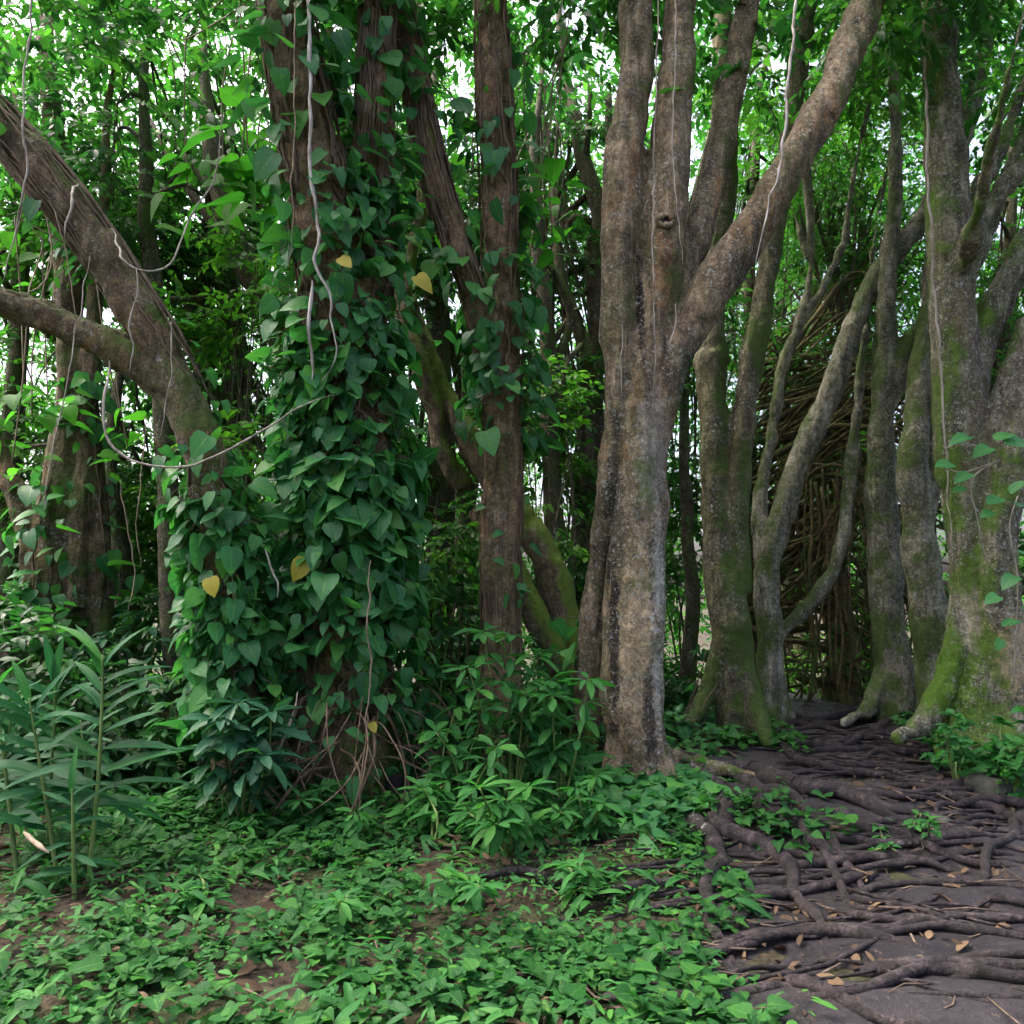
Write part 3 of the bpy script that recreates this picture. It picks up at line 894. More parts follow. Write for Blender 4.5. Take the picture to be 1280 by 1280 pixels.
S('slim_tree', 'dark trunk curving right between the bent trunk and the vine covered trunk', [(372, 880, 9.6, 36), (375, 700, 9.6, 34), (372, 560, 9.6, 34), (358, 470, 9.6, 36), (334, 385, 9.6, 36), (305, 320, 9.6, 30), (275, 250, 9.7, 26), (255, 130, 9.9, 18)], BF,
  [(300, 240, 11.2, (1.1, 0.8, 0.7), 65), (240, 140, 10.8, (1, 0.9, 0.7), 140), (330, 470, 11.2, (0.8, 0.8, 0.7), 72)], 'leaf_mid', 0.12, seed=3)
S('slim_tree', 'pale fluted trunk glimpsed in the gap left of the vine covered trunk', [(305, 880, 11.5, 40), (300, 640, 11.5, 36), (296, 500, 11.5, 34), (290, 400, 11.6, 30), (280, 250, 11.8, 24)], BF,
  [(280, 330, 12, (1.3, 1.1, 0.9), 261), (330, 560, 12, (0.8, 0.8, 0.7), 130)], 'leaf_bright', 0.12, seed=4)
S('slim_tree', 'upright branchy trunk in the gap left of the mottled trunk', [(742, 880, 10.4, 30), (738, 760, 10.4, 28), (740, 640, 10.4, 26), (744, 500, 10.4, 24), (748, 400, 10.4, 24), (745, 320, 10.4, 24), (748, 265, 10.4, 22), (735, 225, 10.4, 20), (722, 180, 10.5, 18), (700, 60, 10.7, 12)], BF,
  [(700, 330, 10.8, (0.7, 0.8, 0.6), 145), (690, 160, 11, (1, 1, 0.7), 203)], 'leaf_mid', 0.11, seed=5,
  extra=[[(747, 290, 10.4, 16), (760, 255, 10.4, 15), (764, 210, 10.5, 13), (760, 120, 10.6, 9)], [(742, 280, 10.4, 10), (722, 272, 10.4, 9), (708, 290, 10.4, 7), (700, 310, 10.3, 4)]])
S('slim_tree', 'dark leaning trunk covered in leaves right of the straight brown trunk', [(695, 880, 9.4, 30), (690, 720, 9.4, 26), (692, 600, 9.4, 24), (688, 500, 9.4, 22), (684, 420, 9.4, 20), (676, 330, 9.5, 18), (668, 200, 9.7, 14)], BF,
  [(690, 450, 9.7, (0.6, 0.6, 0.8), 50), (680, 600, 9.9, (0.6, 0.6, 0.7), 50)], 'leaf_mid', 0.11, seed=6,
  extra=[[(688, 470, 9.4, 12), (712, 400, 9.5, 11), (700, 350, 9.5, 10), (684, 330, 9.5, 8)]])
S('slim_tree', 'slanting dark stem crossing the gap beside the mottled trunk', [(716, 870, 9.9, 26), (726, 650, 9.9, 22), (736, 540, 9.9, 20), (732, 460, 9.9, 18), (716, 400, 9.9, 16), (700, 350, 9.9, 13), (692, 260, 10, 9)], BF,
  [(735, 500, 10.6, (0.6, 0.7, 0.7), 116), (720, 700, 10.4, (0.6, 0.7, 0.6), 116)], 'leaf_mid', 0.11, seed=7)
S('slim_tree', 'thin trunk in the bright gap right of the mottled trunk', [(860, 900, 10.6, 26), (863, 800, 10.6, 20), (866, 720, 10.6, 18), (858, 640, 10.7, 16), (852, 560, 10.8, 13), (860, 420, 11, 10), (870, 250, 11.2, 7)], BF,
  [(865, 560, 11.4, (0.5, 0.8, 0.8), 130), (868, 380, 11.4, (0.6, 0.8, 0.8), 130), (850, 660, 11.6, (0.5, 0.8, 0.5), 87)], 'leaf_mid', 0.11, seed=8)
S('slim_tree', 'tall thin tree behind the two mossy stems', [(950, 880, 12, 24), (940, 700, 12, 20), (935, 500, 12, 18), (940, 300, 12, 15), (950, 120, 12.2, 10)], BF,
  [(950, 260, 12.3, (0.9, 1.0, 1.1), 217), (940, 480, 12.3, (0.8, 0.9, 0.8), 159)], 'leaf_bright', 0.10, seed=9, tpl=SMALL)
S('slim_tree', 'thin stem behind the curved lichen trunk', [(1052, 870, 12, 22), (1050, 760, 12, 20), (1048, 640, 12, 18), (1055, 560, 12, 16), (1052, 430, 12, 13), (1040, 300, 12.2, 9)], BF,
  [(1060, 290, 12.3, (0.9, 1.0, 0.9), 246), (1010, 200, 12.5, (0.9, 1, 0.8), 217), (1090, 180, 12, (0.9, 1, 0.7), 188)], 'leaf_bright', 0.10, seed=10, tpl=SMALL)
S('slim_tree', 'leafy tree whose crown fills the gap under the curved lichen trunk', [(1010, 880, 14, 24), (1005, 700, 14, 20), (1015, 520, 14, 16), (1020, 350, 14.2, 10)], BF,
  [(1010, 420, 14.3, (1.2, 1.2, 1.0), 275), (1040, 540, 14, (1.0, 1.0, 0.7), 159), (1060, 640, 13.5, (0.8, 0.9, 0.5), 101)], 'leaf_mid', 0.10, seed=11, tpl=SMALL)
S('slim_tree', 'tree with fine leaves behind the right hand limbs of the broad trunk', [(1250, 900, 11.5, 26), (1246, 700, 11.5, 24), (1250, 500, 11.5, 20), (1262, 300, 11.7, 14), (1270, 140, 12, 9)], BF,
  [(1250, 420, 11.8, (1.0, 1.0, 1.0), 217), (1262, 260, 12, (1.1, 1.0, 0.8), 217), (1260, 600, 12, (0.9, 1, 0.6), 130)], 'leaf_mid', 0.11, seed=12)
S('slim_tree', 'tree behind the vine covered trunk and the straight brown trunk', [(545, 880, 11, 40), (548, 700, 11, 36), (550, 500, 11, 30), (545, 330, 11.1, 24), (540, 140, 11.4, 16)], BF,
  [(560, 330, 11.5, (0.9, 1, 1.0), 246), (545, 560, 11.3, (0.9, 0.9, 0.8), 188), (500, 220, 11.3, (1, 1, 0.8), 217), (560, 720, 11, (0.8, 0.9, 0.7), 145)], 'leaf_mid', 0.13, seed=13)
S('slim_tree', 'bright leafed tree behind the left fork of the bent trunk', [(10, 880, 11, 36), (14, 640, 11, 30), (22, 450, 11, 24), (30, 280, 11.2, 18), (40, 120, 11.5, 12)], BF,
  [(20, 480, 11.4, (1.1, 1.0, 0.9), 217), (40, 280, 11, (1.2, 1.0, 0.9), 261), (120, 330, 10.5, (0.9, 0.9, 0.7), 188), (130, 640, 11.4, (1.0, 1, 0.7), 174)], 'leaf_bright', 0.13, seed=14)
S('slim_tree', 'broad leafed tree above the straight brown trunk fork', [(590, 870, 12.5, 34), (585, 600, 12.5, 28), (590, 400, 12.6, 22), (620, 200, 12.8, 14)], BF,
  [(690, 240, 12.5, (1.0, 1.0, 0.8), 217), (590, 220, 12, (1.1, 1, 0.8), 217), (700, 480, 13, (1.1, 1.1, 1.0), 217)], 'leaf_bright', 0.12, seed=15)
S('slim_tree', 'spreading tree with dense leaves between bent trunk and vine covered trunk', [(240, 890, 10.5, 34), (245, 700, 10.5, 28), (250, 520, 10.6, 22), (255, 380, 10.8, 14)], BF,
  [(250, 640, 11, (0.9, 0.9, 0.7), 174), (335, 680, 10.6, (0.7, 0.8, 0.8), 159), (215, 250, 11.4, (1.2, 0.9, 0.9), 160), (240, 440, 11, (1, 1, 0.6), 94)], 'leaf_mid', 0.12, seed=16)

S('slim_tree', 'dense small leafed tree far behind the forked grey trunk', [(1090, 880, 15, 24), (1085, 700, 15, 20), (1080, 500, 15, 16), (1085, 330, 15.2, 10)], BF,
  [(1070, 330, 15.4, (1.6, 1.1, 1.3), 420), (1130, 500, 15, (1.4, 1.1, 1.2), 320), (1000, 300, 15.6, (1.2, 1.0, 1.4), 320)], 'leaf_mid', 0.10, seed=17, tpl=SMALL)
S('slim_tree', 'dense small leafed tree far behind the dark mossy trunk', [(985, 880, 16, 24), (985, 700, 16, 20), (980, 500, 16, 16), (975, 330, 16.2, 10)], BF,
  [(985, 560, 16.4, (1.4, 1.1, 1.0), 260), (880, 420, 16, (1.2, 1.1, 1.5), 300), (1060, 180, 16, (1.5, 1.0, 1.2), 300)], 'leaf_mid', 0.10, seed=18, tpl=SMALL)

# ------------------------------------------------------------------ the tangled thicket behind the crest
def tangle(label, seed, n, x0, x1, y0, y1, Yc, lean, nr):
    r_ = np.random.default_rng(seed)
    g0 = gpt(0.5 * (x0 + x1), 878)
    c0 = at(0.5 * (x0 + x1), 800, Yc)
    b = np.array([c0[0], Yc, h1(c0[0], Yc)])
    root = empty('tangled_tree', b, label, 'tree', 'tangled trees behind the crest of the path')
    tb = MB()
    tb.tube(*spline([b + [0, 0, -.1], b + [0.1, 0, 0.7], b + [0.0, 0.1, 1.6], b + [0.25, 0.1, 3.0]], [0.13, 0.10, 0.08, 0.04], 0.1), 9)
    for i in range(n):
        ya = y0 + (y1 - y0) * r_.random()
        if ya > 800 and r_.random() < .5:
            ya -= r_.uniform(60, 200)
        s = 1 if r_.random() < lean else -1
        xa, xb = x0 + r_.uniform(-30, 40), x1 + r_.uniform(-40, 30)
        dy = (r_.uniform(15, 85) if ya > 725 else -r_.uniform(10, 120)) if r_.random() < .72 else r_.normal(0, 75)
        Y0 = Yc + r_.uniform(-0.7, 0.9)
        sag = r_.uniform(5, 55)
        pts = [(xa, ya - dy * .6, Y0), (xa * .67 + xb * .33, ya - dy * .2 - sag * .7, Y0 + r_.normal(0, .25)), (xa * .33 + xb * .67, ya + dy * .25 - sag, Y0 + r_.normal(0, .25)), (xb, ya + dy * .6, Y0 + r_.normal(0, .3))]
        if r_.random() < .35:
            m_ = r_.integers(1, 3)
            pts = pts[:m_ + 2] if r_.random() < .5 else pts[m_ - 1:]
        w = r_.choice([2.5, 3.5, 5, 7, 10], p=[.3, .3, .2, .14, .06])
        P = np.array([at(*q) for q in pts])
        R = np.array([rad(q[0], q[1], w, q[2]) for q in pts]) * np.linspace(1, .55, len(pts))
        a, c = spline(P, R, 0.1)
        a = a + 0.03 * np.stack([a[:, 0] * 0, vnoise(a * 2.2, i), vnoise(a * 2.2 + 7, i)], -1)
        c = c * (1 + .25 * vnoise(a * 4, i + 40))
        a = a + .07 * np.stack([a[:, 0] * 0, vnoise(a * 1.1, i + 60), vnoise(a * 1.1 + 3, i + 61)], -1)
        tb.tube(a, c, 6)
    tb.build('trunk', M['bark_tangle'], root)
    for i in range(nr):
        x = r_.uniform(x0, x1); yt = r_.uniform(560, 700); Y0 = Yc - 0.6 + r_.uniform(-.3, .3)
        P = np.array([at(x + r_.normal(0, 5), yy, Y0) for yy in np.linspace(yt, 880 - r_.uniform(0, 40), 5)])
        P[:, 0] += r_.normal(0, 0.02, 5)
        m_ = MB()
        m_.tube(*spline(P, np.full(5, r_.uniform(0.008, 0.019)), 0.12), 6)
        m_.build('aerial_root', M['bark_tangle'], root)
    lb = LB()
    q = [at(r_.uniform(x0, x1), r_.uniform(560, 860), Yc + r_.uniform(-.8, 1.2)) for i in range(70)]
    sprays(lb, q, rv(len(q)), 9, 0.4, 0.10, SMALL, 0.6)
    lb.build('crown', M['leaf_bright'], root)


tangle('low tangle of arching brown stems behind the curved lichen trunk', 5, 120, 950, 1120, 520, 885, 11.2, 0.88, 8)
tangle('tangle of stems and hanging roots left of the forked grey trunk', 6, 55, 1000, 1110, 600, 885, 10.6, 0.88, 18)
tangle('sparse tangle of stems in the dark gap behind the forked grey trunk', 7, 45, 1085, 1200, 480, 880, 11.5, 0.5, 8)

tangle('high dark arch of crossing stems above the thicket', 8, 110, 945, 1120, 400, 640, 11.9, 0.6, 3)

# fine dark branch lattice high between the curved trunk and the broad trunk
for lab, (x0, x1, y0, y1, Yc, n), sd in [
    ('spidery fine branched tree in the gap below the curved lichen trunk', (955, 1110, 400, 620, 12.6, 46), 8),
    ('spidery fine branched tree behind the top of the curved lichen trunk', (985, 1180, 230, 420, 12.9, 40), 9),
    ('spidery fine branched tree behind the right limbs of the broad trunk', (1200, 1300, 320, 620, 11.0, 34), 10)]:
    r_ = np.random.default_rng(sd)
    c0 = at(0.5 * (x0 + x1), 800, Yc)
    b = np.array([c0[0], Yc, h1(c0[0], Yc)])
    root = empty('spidery_tree', b, lab, 'tree', 'spidery fine branched trees')
    tb = MB()
    hub = at(0.55 * x0 + 0.45 * x1, y1 + 10, Yc)
    tb.tube(*spline([b + [0, 0, -.1], 0.5 * (b + hub) + [0.1, 0, 0], hub, at(0.5 * (x0 + x1), y0, Yc)], [0.08, 0.07, 0.055, 0.02], 0.12), 8)
    for i in range(n):
        s0 = at(0.55 * x0 + 0.45 * x1 + r_.normal(0, 6), r_.uniform(y0 + .3 * (y1 - y0), y1), Yc)
        e1 = at(r_.uniform(x0, x1), r_.uniform(y0, y1), Yc + r_.uniform(-.6, .6))
        m_ = 0.5 * (s0 + e1) + r_.normal(0, .12, 3) + [0, 0, 0.12]
        a, c = spline([s0, m_, e1, e1 + (e1 - m_) * .5 + r_.normal(0, .1, 3)], [0.022, 0.015, 0.009, 0.004], 0.12)
        tb.tube(a, c, 5)
    tb.build('trunk', BF, root)
    lb = LB()
    q = np.array([at(r_.uniform(x0, x1), r_.uniform(y0, y1), Yc + r_.uniform(-.6, .8)) for i in range(300)])
    sprays(lb, q, rv(len(q)) * [1, 1, .4], 11, 0.45, 0.08, SMALL, 0.45)
    lb.build('crown', M['leaf_bright'], root)


# ------------------------------------------------------------------ climbing vines
def bezier_on(P, R, t, th, off):
    i = t * (len(P) - 1)
    a = np.clip(np.floor(i).astype(int), 0, len(P) - 2)
    f = (i - a)[:, None]
    c = P[a] * (1 - f) + P[a + 1] * f
    r = R[a] * (1 - f[:, 0]) + R[a + 1] * f[:, 0]
    T = norm(P[a + 1] - P[a])
    A = norm(np.cross(T, [0, 1.0, 0]) + 1e-6)
    B = np.cross(T, A)
    N = A * np.cos(th)[:, None] + B * np.sin(th)[:, None]
    return c + N * (r + off)[:, None], N


def vine(label, segs, nstr, seed, yellow=(), mat='pothos', name='climbing_vine', base=None):
    """segs: (limb, t0, t1, count, size, max offset, tint)"""
    r_ = np.random.default_rng(seed)
    P0, R0 = segs[0][0]
    b = P0[0].copy(); b[2] = h1(b[0], b[1])
    root = empty(name, b, label, 'vine', 'leafy vines climbing the trunks')
    lb, st = LB(), MB()
    for (P, R), t0, t1, n, size, mo, tb_ in segs:
        m = max(3, n // 9)
        ct = r_.uniform(t0, t1, m); cth = r_.uniform(-np.pi, np.pi, m)
        # leaves come in clumps, denser towards the open side
        i = r_.integers(0, m, n)
        t = np.clip(ct[i] + r_.normal(0, 0.035, n), t0, t1)
        th = cth[i] + r_.normal(0, 0.5, n)
        off = 0.03 + mo * r_.random(n) ** 1.5
        p, N = bezier_on(P, R, t, th, off)
        up = np.array([0, 0, 1.0])
        out = norm(N + r_.normal(0, 0.35, (n, 3)))
        tip = -up * r_.uniform(0.2, 0.95, (n, 1)) + out * r_.uniform(0.3, 1.0, (n, 1)) + r_.normal(0, 0.34, (n, 3))
        nr = out * 0.55 + up * r_.uniform(0.4, 1.1, (n, 1)) + r_.normal(0, 0.25, (n, 3))
        s = size * np.clip(r_.lognormal(0, 0.3, n), 0.45, 1.7)
        lb.add(HEART, p, tip, nr, s, tb_ + r_.normal(0, 0.27, n), r_.uniform(0.72, 1.1, n))
        # leaf stalks
        for j in range(0, n, 2):
            a = p[j] - N[j] * off[j] + [0, 0, 0.05]
            st.tube(np.array([a, 0.5 * (a + p[j]) + [0, 0, 0.03], p[j]]), np.array([0.004, 0.0035, 0.003]), 4)
        # stems and clinging rootlets running along the bark
        k = max(2, int(nstr * (t1 - t0)))
        for j in range(k):
            a = r_.uniform(t0, t1 - (t1 - t0) * .5); c = min(t1, a + r_.uniform(.3, .9) * (t1 - t0))
            tt = np.linspace(a, c, 16)
            th_ = r_.uniform(-np.pi, np.pi) + np.cumsum(r_.normal(0, .09, 16))
            q, _ = bezier_on(P, R, tt, th_, np.full(16, 0.014) + 0.012 * r_.random(16))
            st.tube(q, np.full(16, r_.choice([.004, .006, .009, .013])), 5)
    st.build('stem', M['aerial'], root)
    lb.build('foliage', M[mat], root)
    for q in yellow:
        x, y, Yv, s, tx, tz = q
        l2 = LB()
        l2.add(HEART, at(x, y, Yv), np.array([tx, -0.3, tz]), np.array([0.1, -1.0, 0.45]), s, 0.5)
        o = l2.build('leaf', M['yellow'], root)
        o['label'] = 'yellowing vine leaf'
    return root


L3, L1_, L4, L5 = LIMBS['T3'], LIMBS['T1'], LIMBS['T4'], LIMBS['T5']
vine('dense vine of heart shaped leaves wrapping the stout forked trunk', [
    (L3[0], 0.03, 0.13, 150, 0.10, 0.28, 0.45), (L3[0], 0.08, 0.20, 380, 0.125, 0.30, 0.45), (L3[0], 0.16, 0.36, 1250, 0.14, 0.29, 0.48), (L3[0], 0.30, 0.50, 1000, 0.135, 0.26, 0.45),
    (L3[0], 0.46, 0.68, 420, 0.135, 0.24, 0.45), (L3[0], 0.62, 0.98, 260, 0.15, 0.26, 0.55), (L3[1], 0.05, 0.95, 330, 0.14, 0.22, 0.5)], 170, 101,
    [(382, 700, 6.25, 0.17, -0.5, -0.8), (425, 322, 6.3, 0.13, 0.5, -0.4), (520, 345, 6.7, 0.17, 0.7, -0.6), (464, 903, 6.2, 0.08, 0.3, -0.6)])
vine('vine of heart shaped leaves hanging over the lower half of the bent trunk', [
    (L1_[0], 0.03, 0.28, 850, 0.115, 0.20, 0.45), (L1_[0], 0.24, 0.34, 150, 0.115, 0.18, 0.45), (L1_[0], 0.38, 0.95, 36, 0.11, 0.12, 0.4)], 40, 102,
    [(262, 722, 5.95, 0.14, 0.3, -0.7)])
vine('vine climbing the straight brown trunk, bare below its middle', [
    (L4[0], 0.36, 0.58, 260, 0.14, 0.20, 0.40), (L4[0], 0.52, 0.98, 170, 0.14, 0.18, 0.45), (L4[1], 0.1, 0.95, 60, 0.15, 0.18, 0.5), (L4[0], 0.04, 0.34, 14, 0.12, 0.1, 0.5)], 60, 103)
vine('vine of dark leaves draped on the waist of the fluted far left trunk', [
    (LIMBS['T2'][0], 0.08, 0.34, 150, 0.17, 0.22, 0.45), (LIMBS['T2'][1], 0.05, 0.45, 60, 0.17, 0.2, 0.5)], 30, 104)
vine('few vine leaves low on the double slanting trunk', [(L5[0], 0.03, 0.14, 26, 0.14, 0.15, 0.4)], 14, 105)
vine('few vine leaves high on the double slanting trunk', [(L5[0], 0.5, 0.8, 18, 0.15, 0.2, 0.5)], 14, 108)
vine('small vine with dark leaves on the foot of the dark mossy trunk', [(LIMBS['T7'][3], 0.1, 0.95, 36, 0.12, 0.12, 0.35)], 10, 106)
vine('sprig of vine leaves at the left foot of the pale mottled trunk', [(LIMBS['T6'][1], 0.0, 0.12, 44, 0.17, 0.22, 0.45)], 8, 107)


def sprig(label, stems, leaves, seed, mat='pothos'):
    """a thin vine with leaves at given spots. leaves: (px, py, Y, size, tipx, tipz)"""
    b = at(*stems[0][0][:3])
    root = empty('vine_sprig', b, label, 'vine', 'loose vine sprigs on the broad trunk')
    st = MB()
    for s in stems:
        P = np.array([at(*q) for q in s])
        st.tube(*spline(P, np.full(len(P), 0.006), 0.05), 6)
    st.build('stem', M['liana'], root)
    lb = LB()
    for x, y, Yv, s, tx, tz in leaves:
        lb.add(HEART, at(x, y, Yv), np.array([tx, -0.35, tz]), np.array([0.1, -0.55, 0.9]), s, rng.uniform(.35, .6))
    lb.build('foliage', M[mat], root)


sprig('sprig with a few large leaves reaching out left of the broad trunk', [[(1250, 575, 7.35), (1215, 556, 7.3), (1180, 560, 7.25)], [(1250, 575, 7.35), (1205, 590, 7.3), (1172, 582, 7.25)], [(1250, 575, 7.35), (1215, 600, 7.35), (1222, 650, 7.4), (1232, 700, 7.5)]],
      [(1212, 546, 7.25, .19, -1, -.05), (1238, 560, 7.25, .19, -1, -.15), (1255, 552, 7.25, .22, 1, 0), (1190, 580, 7.2, .17, -1, 0), (1212, 592, 7.2, .17, -1, -.3), (1205, 610, 7.25, .12, -1, -.2), (1242, 548, 7.3, .16, .6, .2)], 1)
sprig('trailing vine sprig with broad leaves on the right edge of the broad trunk', [[(1272, 620, 7.2), (1262, 660, 7.2), (1272, 720, 7.2), (1270, 800, 7.2), (1266, 860, 7.25)]],
      [(1250, 622, 7.1, .17, -.8, -.2), (1268, 630, 7.1, .18, .8, -.2), (1262, 615, 7.1, .16, .3, .4), (1240, 640, 7.1, .12, -1, -.2), (1272, 690, 7.1, .15, .8, -.3), (1268, 720, 7.1, .16, -.8, -.4), (1248, 745, 7.1, .14, -.8, -.2), (1270, 775, 7.1, .15, -1, -.25), (1252, 800, 7.1, .1, -.5, -.5), (1278, 760, 7.1, .12, .8, -.2)], 2)

# large back lit leaves hanging in from the canopy near the top
def big_leaf_vine(label, spots, seed, size):
    r_ = np.random.default_rng(seed)
    b = at(*spots[0])
    root = empty('hanging_vine', b, label, 'vine', 'vines hanging from the canopy')
    lb, st = LB(), MB()
    tops = []
    for x, y, Yv in spots:
        c = at(x, y, Yv)
        top = c + [r_.normal(0, .15), r_.normal(0, .1), 1.5]
        tops.append(top)
        st.tube(*spline([top, 0.5 * (top + c) + r_.normal(0, .06, 3), c], np.full(3, .007), .1), 5)
        n = 7
        p = c + r_.normal(0, [.2, .2, .18], (n, 3))
        lb.add(HEART2, p, np.stack([r_.normal(0, .8, n), r_.normal(-.2, .5, n), r_.uniform(-.7, .1, n)], -1), np.stack([r_.normal(0, .3, n), r_.normal(-.3, .3, n), np.ones(n)], -1), size * r_.uniform(.7, 1.2, n), r_.uniform(.45, .95, n))
    st.tube(*spline(np.array(tops), np.full(len(tops), .008), .1), 5)
    st.build('stem', M['liana_brown'], root)
    lb.build('foliage', M['bigleaf'], root)


big_leaf_vine('hanging vine with large back lit leaves left of the vine covered trunk', [(300, 235, 7.4), (325, 260, 7.6), (280, 215, 7.5), (310, 200, 7.4), (235, 245, 8), (340, 225, 7.3)], 1, .30)
big_leaf_vine('hanging vine with large bright leaves between vine covered trunk and straight trunk', [(500, 260, 8.2), (530, 275, 8.2), (575, 340, 8.6), (590, 260, 8.6)], 2, .23)
big_leaf_vine('hanging vine with large leaves right of the straight brown trunk', [(668, 240, 7.6), (680, 270, 7.6), (665, 310, 7.7), (690, 230, 7.8), (690, 300, 7.8)], 3, .22)
big_leaf_vine('hanging vine with dark leaves at the far left edge', [(20, 300, 8), (40, 520, 7.8), (15, 580, 7.6), (60, 500, 7.9), (30, 480, 7.8), (150, 520, 8.2), (160, 560, 8.2)], 4, .20)

# ------------------------------------------------------------------ hanging roots and lianas, each its own thing
def liana(name, label, cat, pts, w, mat='liana', taper=0.7):
    P = np.array([at(*q) for q in pts])
    base = P[0]
    R = np.linspace(1, taper, len(P)) * rad(pts[0][0], pts[0][1], w * 0.72, pts[0][2])
    p, r = spline(P, R, 0.04)
    u_ = np.linspace(0, 1, len(p))
    r = r * (0.35 + 0.65 * np.clip(np.minimum(u_ * 6, (1 - u_) * 5), 0, 1)) * (1 + 0.25 * vnoise(p * 22, 8))
    p = p + 0.014 * np.stack([vnoise(p * 10, 1), vnoise(p * 10, 2), p[:, 0] * 0], -1) + 0.016 * np.stack([vnoise(p * 3, 3), vnoise(p * 3, 4), p[:, 0] * 0], -1)
    mb = MB()
    mb.tube(p, r, 7)
    V = np.vstack(mb.V)
    o = mb.build(name, M[mat])
    me = o.data
    me.transform(__import__('mathutils').Matrix.Translation(-base))
    o.location = base
    return tag(o, label, cat, 'hanging roots and lianas')


Lz = liana
Lz('hanging_root', 'thin pale root hanging at the far left edge', 'root', [(40, -60, 5.7), (32, 150, 5.6), (30, 215, 5.6), (22, 275, 5.6), (12, 315, 5.6), (3, 352, 5.6)], 4)
Lz('hanging_root', 'short pale root dangling from the upper limb of the bent trunk', 'root', [(98, 228, 6.2), (91, 245, 5.85), (90, 262, 5.8), (84, 280, 5.78), (83, 299, 5.78)], 5)
Lz('liana', 'pale liana looping under the upper limb of the bent trunk', 'liana', [(140, 285, 6.2), (146, 310, 5.95), (150, 322, 5.85), (165, 334, 5.85), (190, 339, 5.9), (212, 330, 6), (226, 305, 6.1), (235, 275, 6.2), (245, 258, 6.2), (270, 215, 6.2), (280, 140, 6.2)], 4)
Lz('hanging_root', 'wavy root hanging down the fork of the bent trunk', 'root', [(170, 335, 5.85), (173, 362, 5.85), (165, 385, 5.85), (160, 410, 5.85), (165, 430, 5.85), (163, 450, 5.85), (158, 470, 5.85)], 3.5)
Lz('hanging_root', 'long thin root falling past the left limb in front of the fluted trunk', 'root', [(110, 320, 5.8), (98, 395, 5.8), (90, 430, 5.75), (80, 490, 5.75), (68, 540, 5.75), (58, 600, 5.75), (52, 640, 5.75)], 2.6)
Lz('hanging_root', 'straight thread of root in front of the bent trunk below its fork', 'root', [(214, 400, 5.85), (213, 460, 5.85), (206, 505, 5.85), (200, 545, 5.85)], 2.6)
Lz('hanging_root', 'thin root hanging left of the left limb stub', 'root', [(62, 250, 6), (78, 300, 6), (92, 370, 6), (96, 400, 6)], 2.4, 'liana_brown')
Lz('liana', 'long pale liana sagging across from the left to the vine covered trunk', 'liana', [(140, 440, 6.2), (130, 490, 5.95), (136, 545, 5.9), (155, 570, 5.9), (190, 582, 5.85), (232, 583, 5.8), (275, 568, 5.8), (310, 550, 5.85), (345, 527, 5.95), (385, 503, 6.1), (425, 492, 6.25)], 4.5)
Lz('hanging_root', 'thick whitish root zigzagging down the top of the vine covered trunk', 'root', [(384, -60, 6.5), (387, 90, 6.35), (389, 212, 6.25), (399, 275, 6.25), (400, 300, 6.22), (392, 325, 6.2), (398, 342, 6.2), (408, 365, 6.2), (413, 400, 6.2), (420, 438, 6.18), (415, 455, 6.18), (404, 475, 6.18)], 6.5, 'liana_white', 0.55)
Lz('hanging_root', 'whitish root hanging left of the thick zigzag root', 'root', [(389, 350, 6.2), (384, 395, 6.2), (385, 418, 6.2), (390, 445, 6.2), (391, 478, 6.2)], 7, 'liana_white')
Lz('hanging_root', 'thin brown root hanging at the top left of the vine covered trunk', 'root', [(372, -60, 6.4), (366, 180, 6.2), (365, 270, 6.2), (362, 335, 6.2)], 2.5, 'liana_brown')
Lz('hanging_root', 'straight thread root down the middle of the mottled trunk', 'root', [(824, -60, 6.8), (820, 120, 6.65), (817, 212, 6.62), (815, 300, 6.52), (817, 420, 6.52), (818, 510, 6.55)], 2.6, 'liana')
Lz('hanging_root', 'thread root down the right stem of the mottled trunk', 'root', [(846, -60, 6.9), (842, 150, 6.65), (844, 220, 6.6), (847, 270, 6.52), (851, 310, 6.5), (850, 335, 6.5)], 3, 'liana')
Lz('hanging_root', 'short thread root on the left stem of the mottled trunk', 'root', [(777, 405, 6.62), (777, 450, 6.62), (779, 512, 6.65)], 2.2, 'liana')
Lz('hanging_root', 'pale curved root on the right side of the mottled trunk fork', 'root', [(843, 380, 6.5), (844, 400, 6.5), (838, 425, 6.5), (837, 442, 6.5)], 3)
Lz('hanging_root', 'whitish root hanging in front of the right limb of the mottled trunk', 'root', [(1000, -60, 6.6), (985, 120, 6.45), (972, 215, 6.4), (962, 245, 6.4), (954, 280, 6.4), (950, 305, 6.4), (946, 330, 6.4)], 5, 'liana_white')
Lz('hanging_root', 'long pale root running down the left edge of the broad trunk', 'root', [(1150, -60, 7.9), (1158, 130, 7.7), (1160, 260, 7.6), (1166, 330, 7.6), (1174, 430, 7.6), (1180, 520, 7.58), (1186, 620, 7.6), (1192, 700, 7.6)], 4.5, 'liana')
Lz('liana', 'pale bare shoot hanging at the left edge of the vine covered trunk leaves', 'liana', [(333, 685, 6.15), (340, 710, 6.12), (346, 728, 6.1), (348, 748, 6.1)], 4)
Lz('fallen_branch', 'pale curved fallen branch leaning on the left of the root tangle', 'branch', [(372, 865, 6.1), (362, 905, 6.0), (345, 940, 5.95), (322, 965, 5.9), (285, 985, 5.85), (248, 1000, 5.8)], 5)
Lz('hanging_root', 'thin root swinging in the gap left of the thin dark trunk', 'root', [(150, 600, 7.2), (160, 660, 7.2), (168, 720, 7.2), (160, 770, 7.2)], 2.6, 'liana_brown')
Lz('hanging_root', 'thin root hanging right of the thin dark trunk', 'root', [(180, 520, 7.4), (178, 600, 7.4), (172, 660, 7.4), (176, 710, 7.4)], 2.4, 'liana_brown')
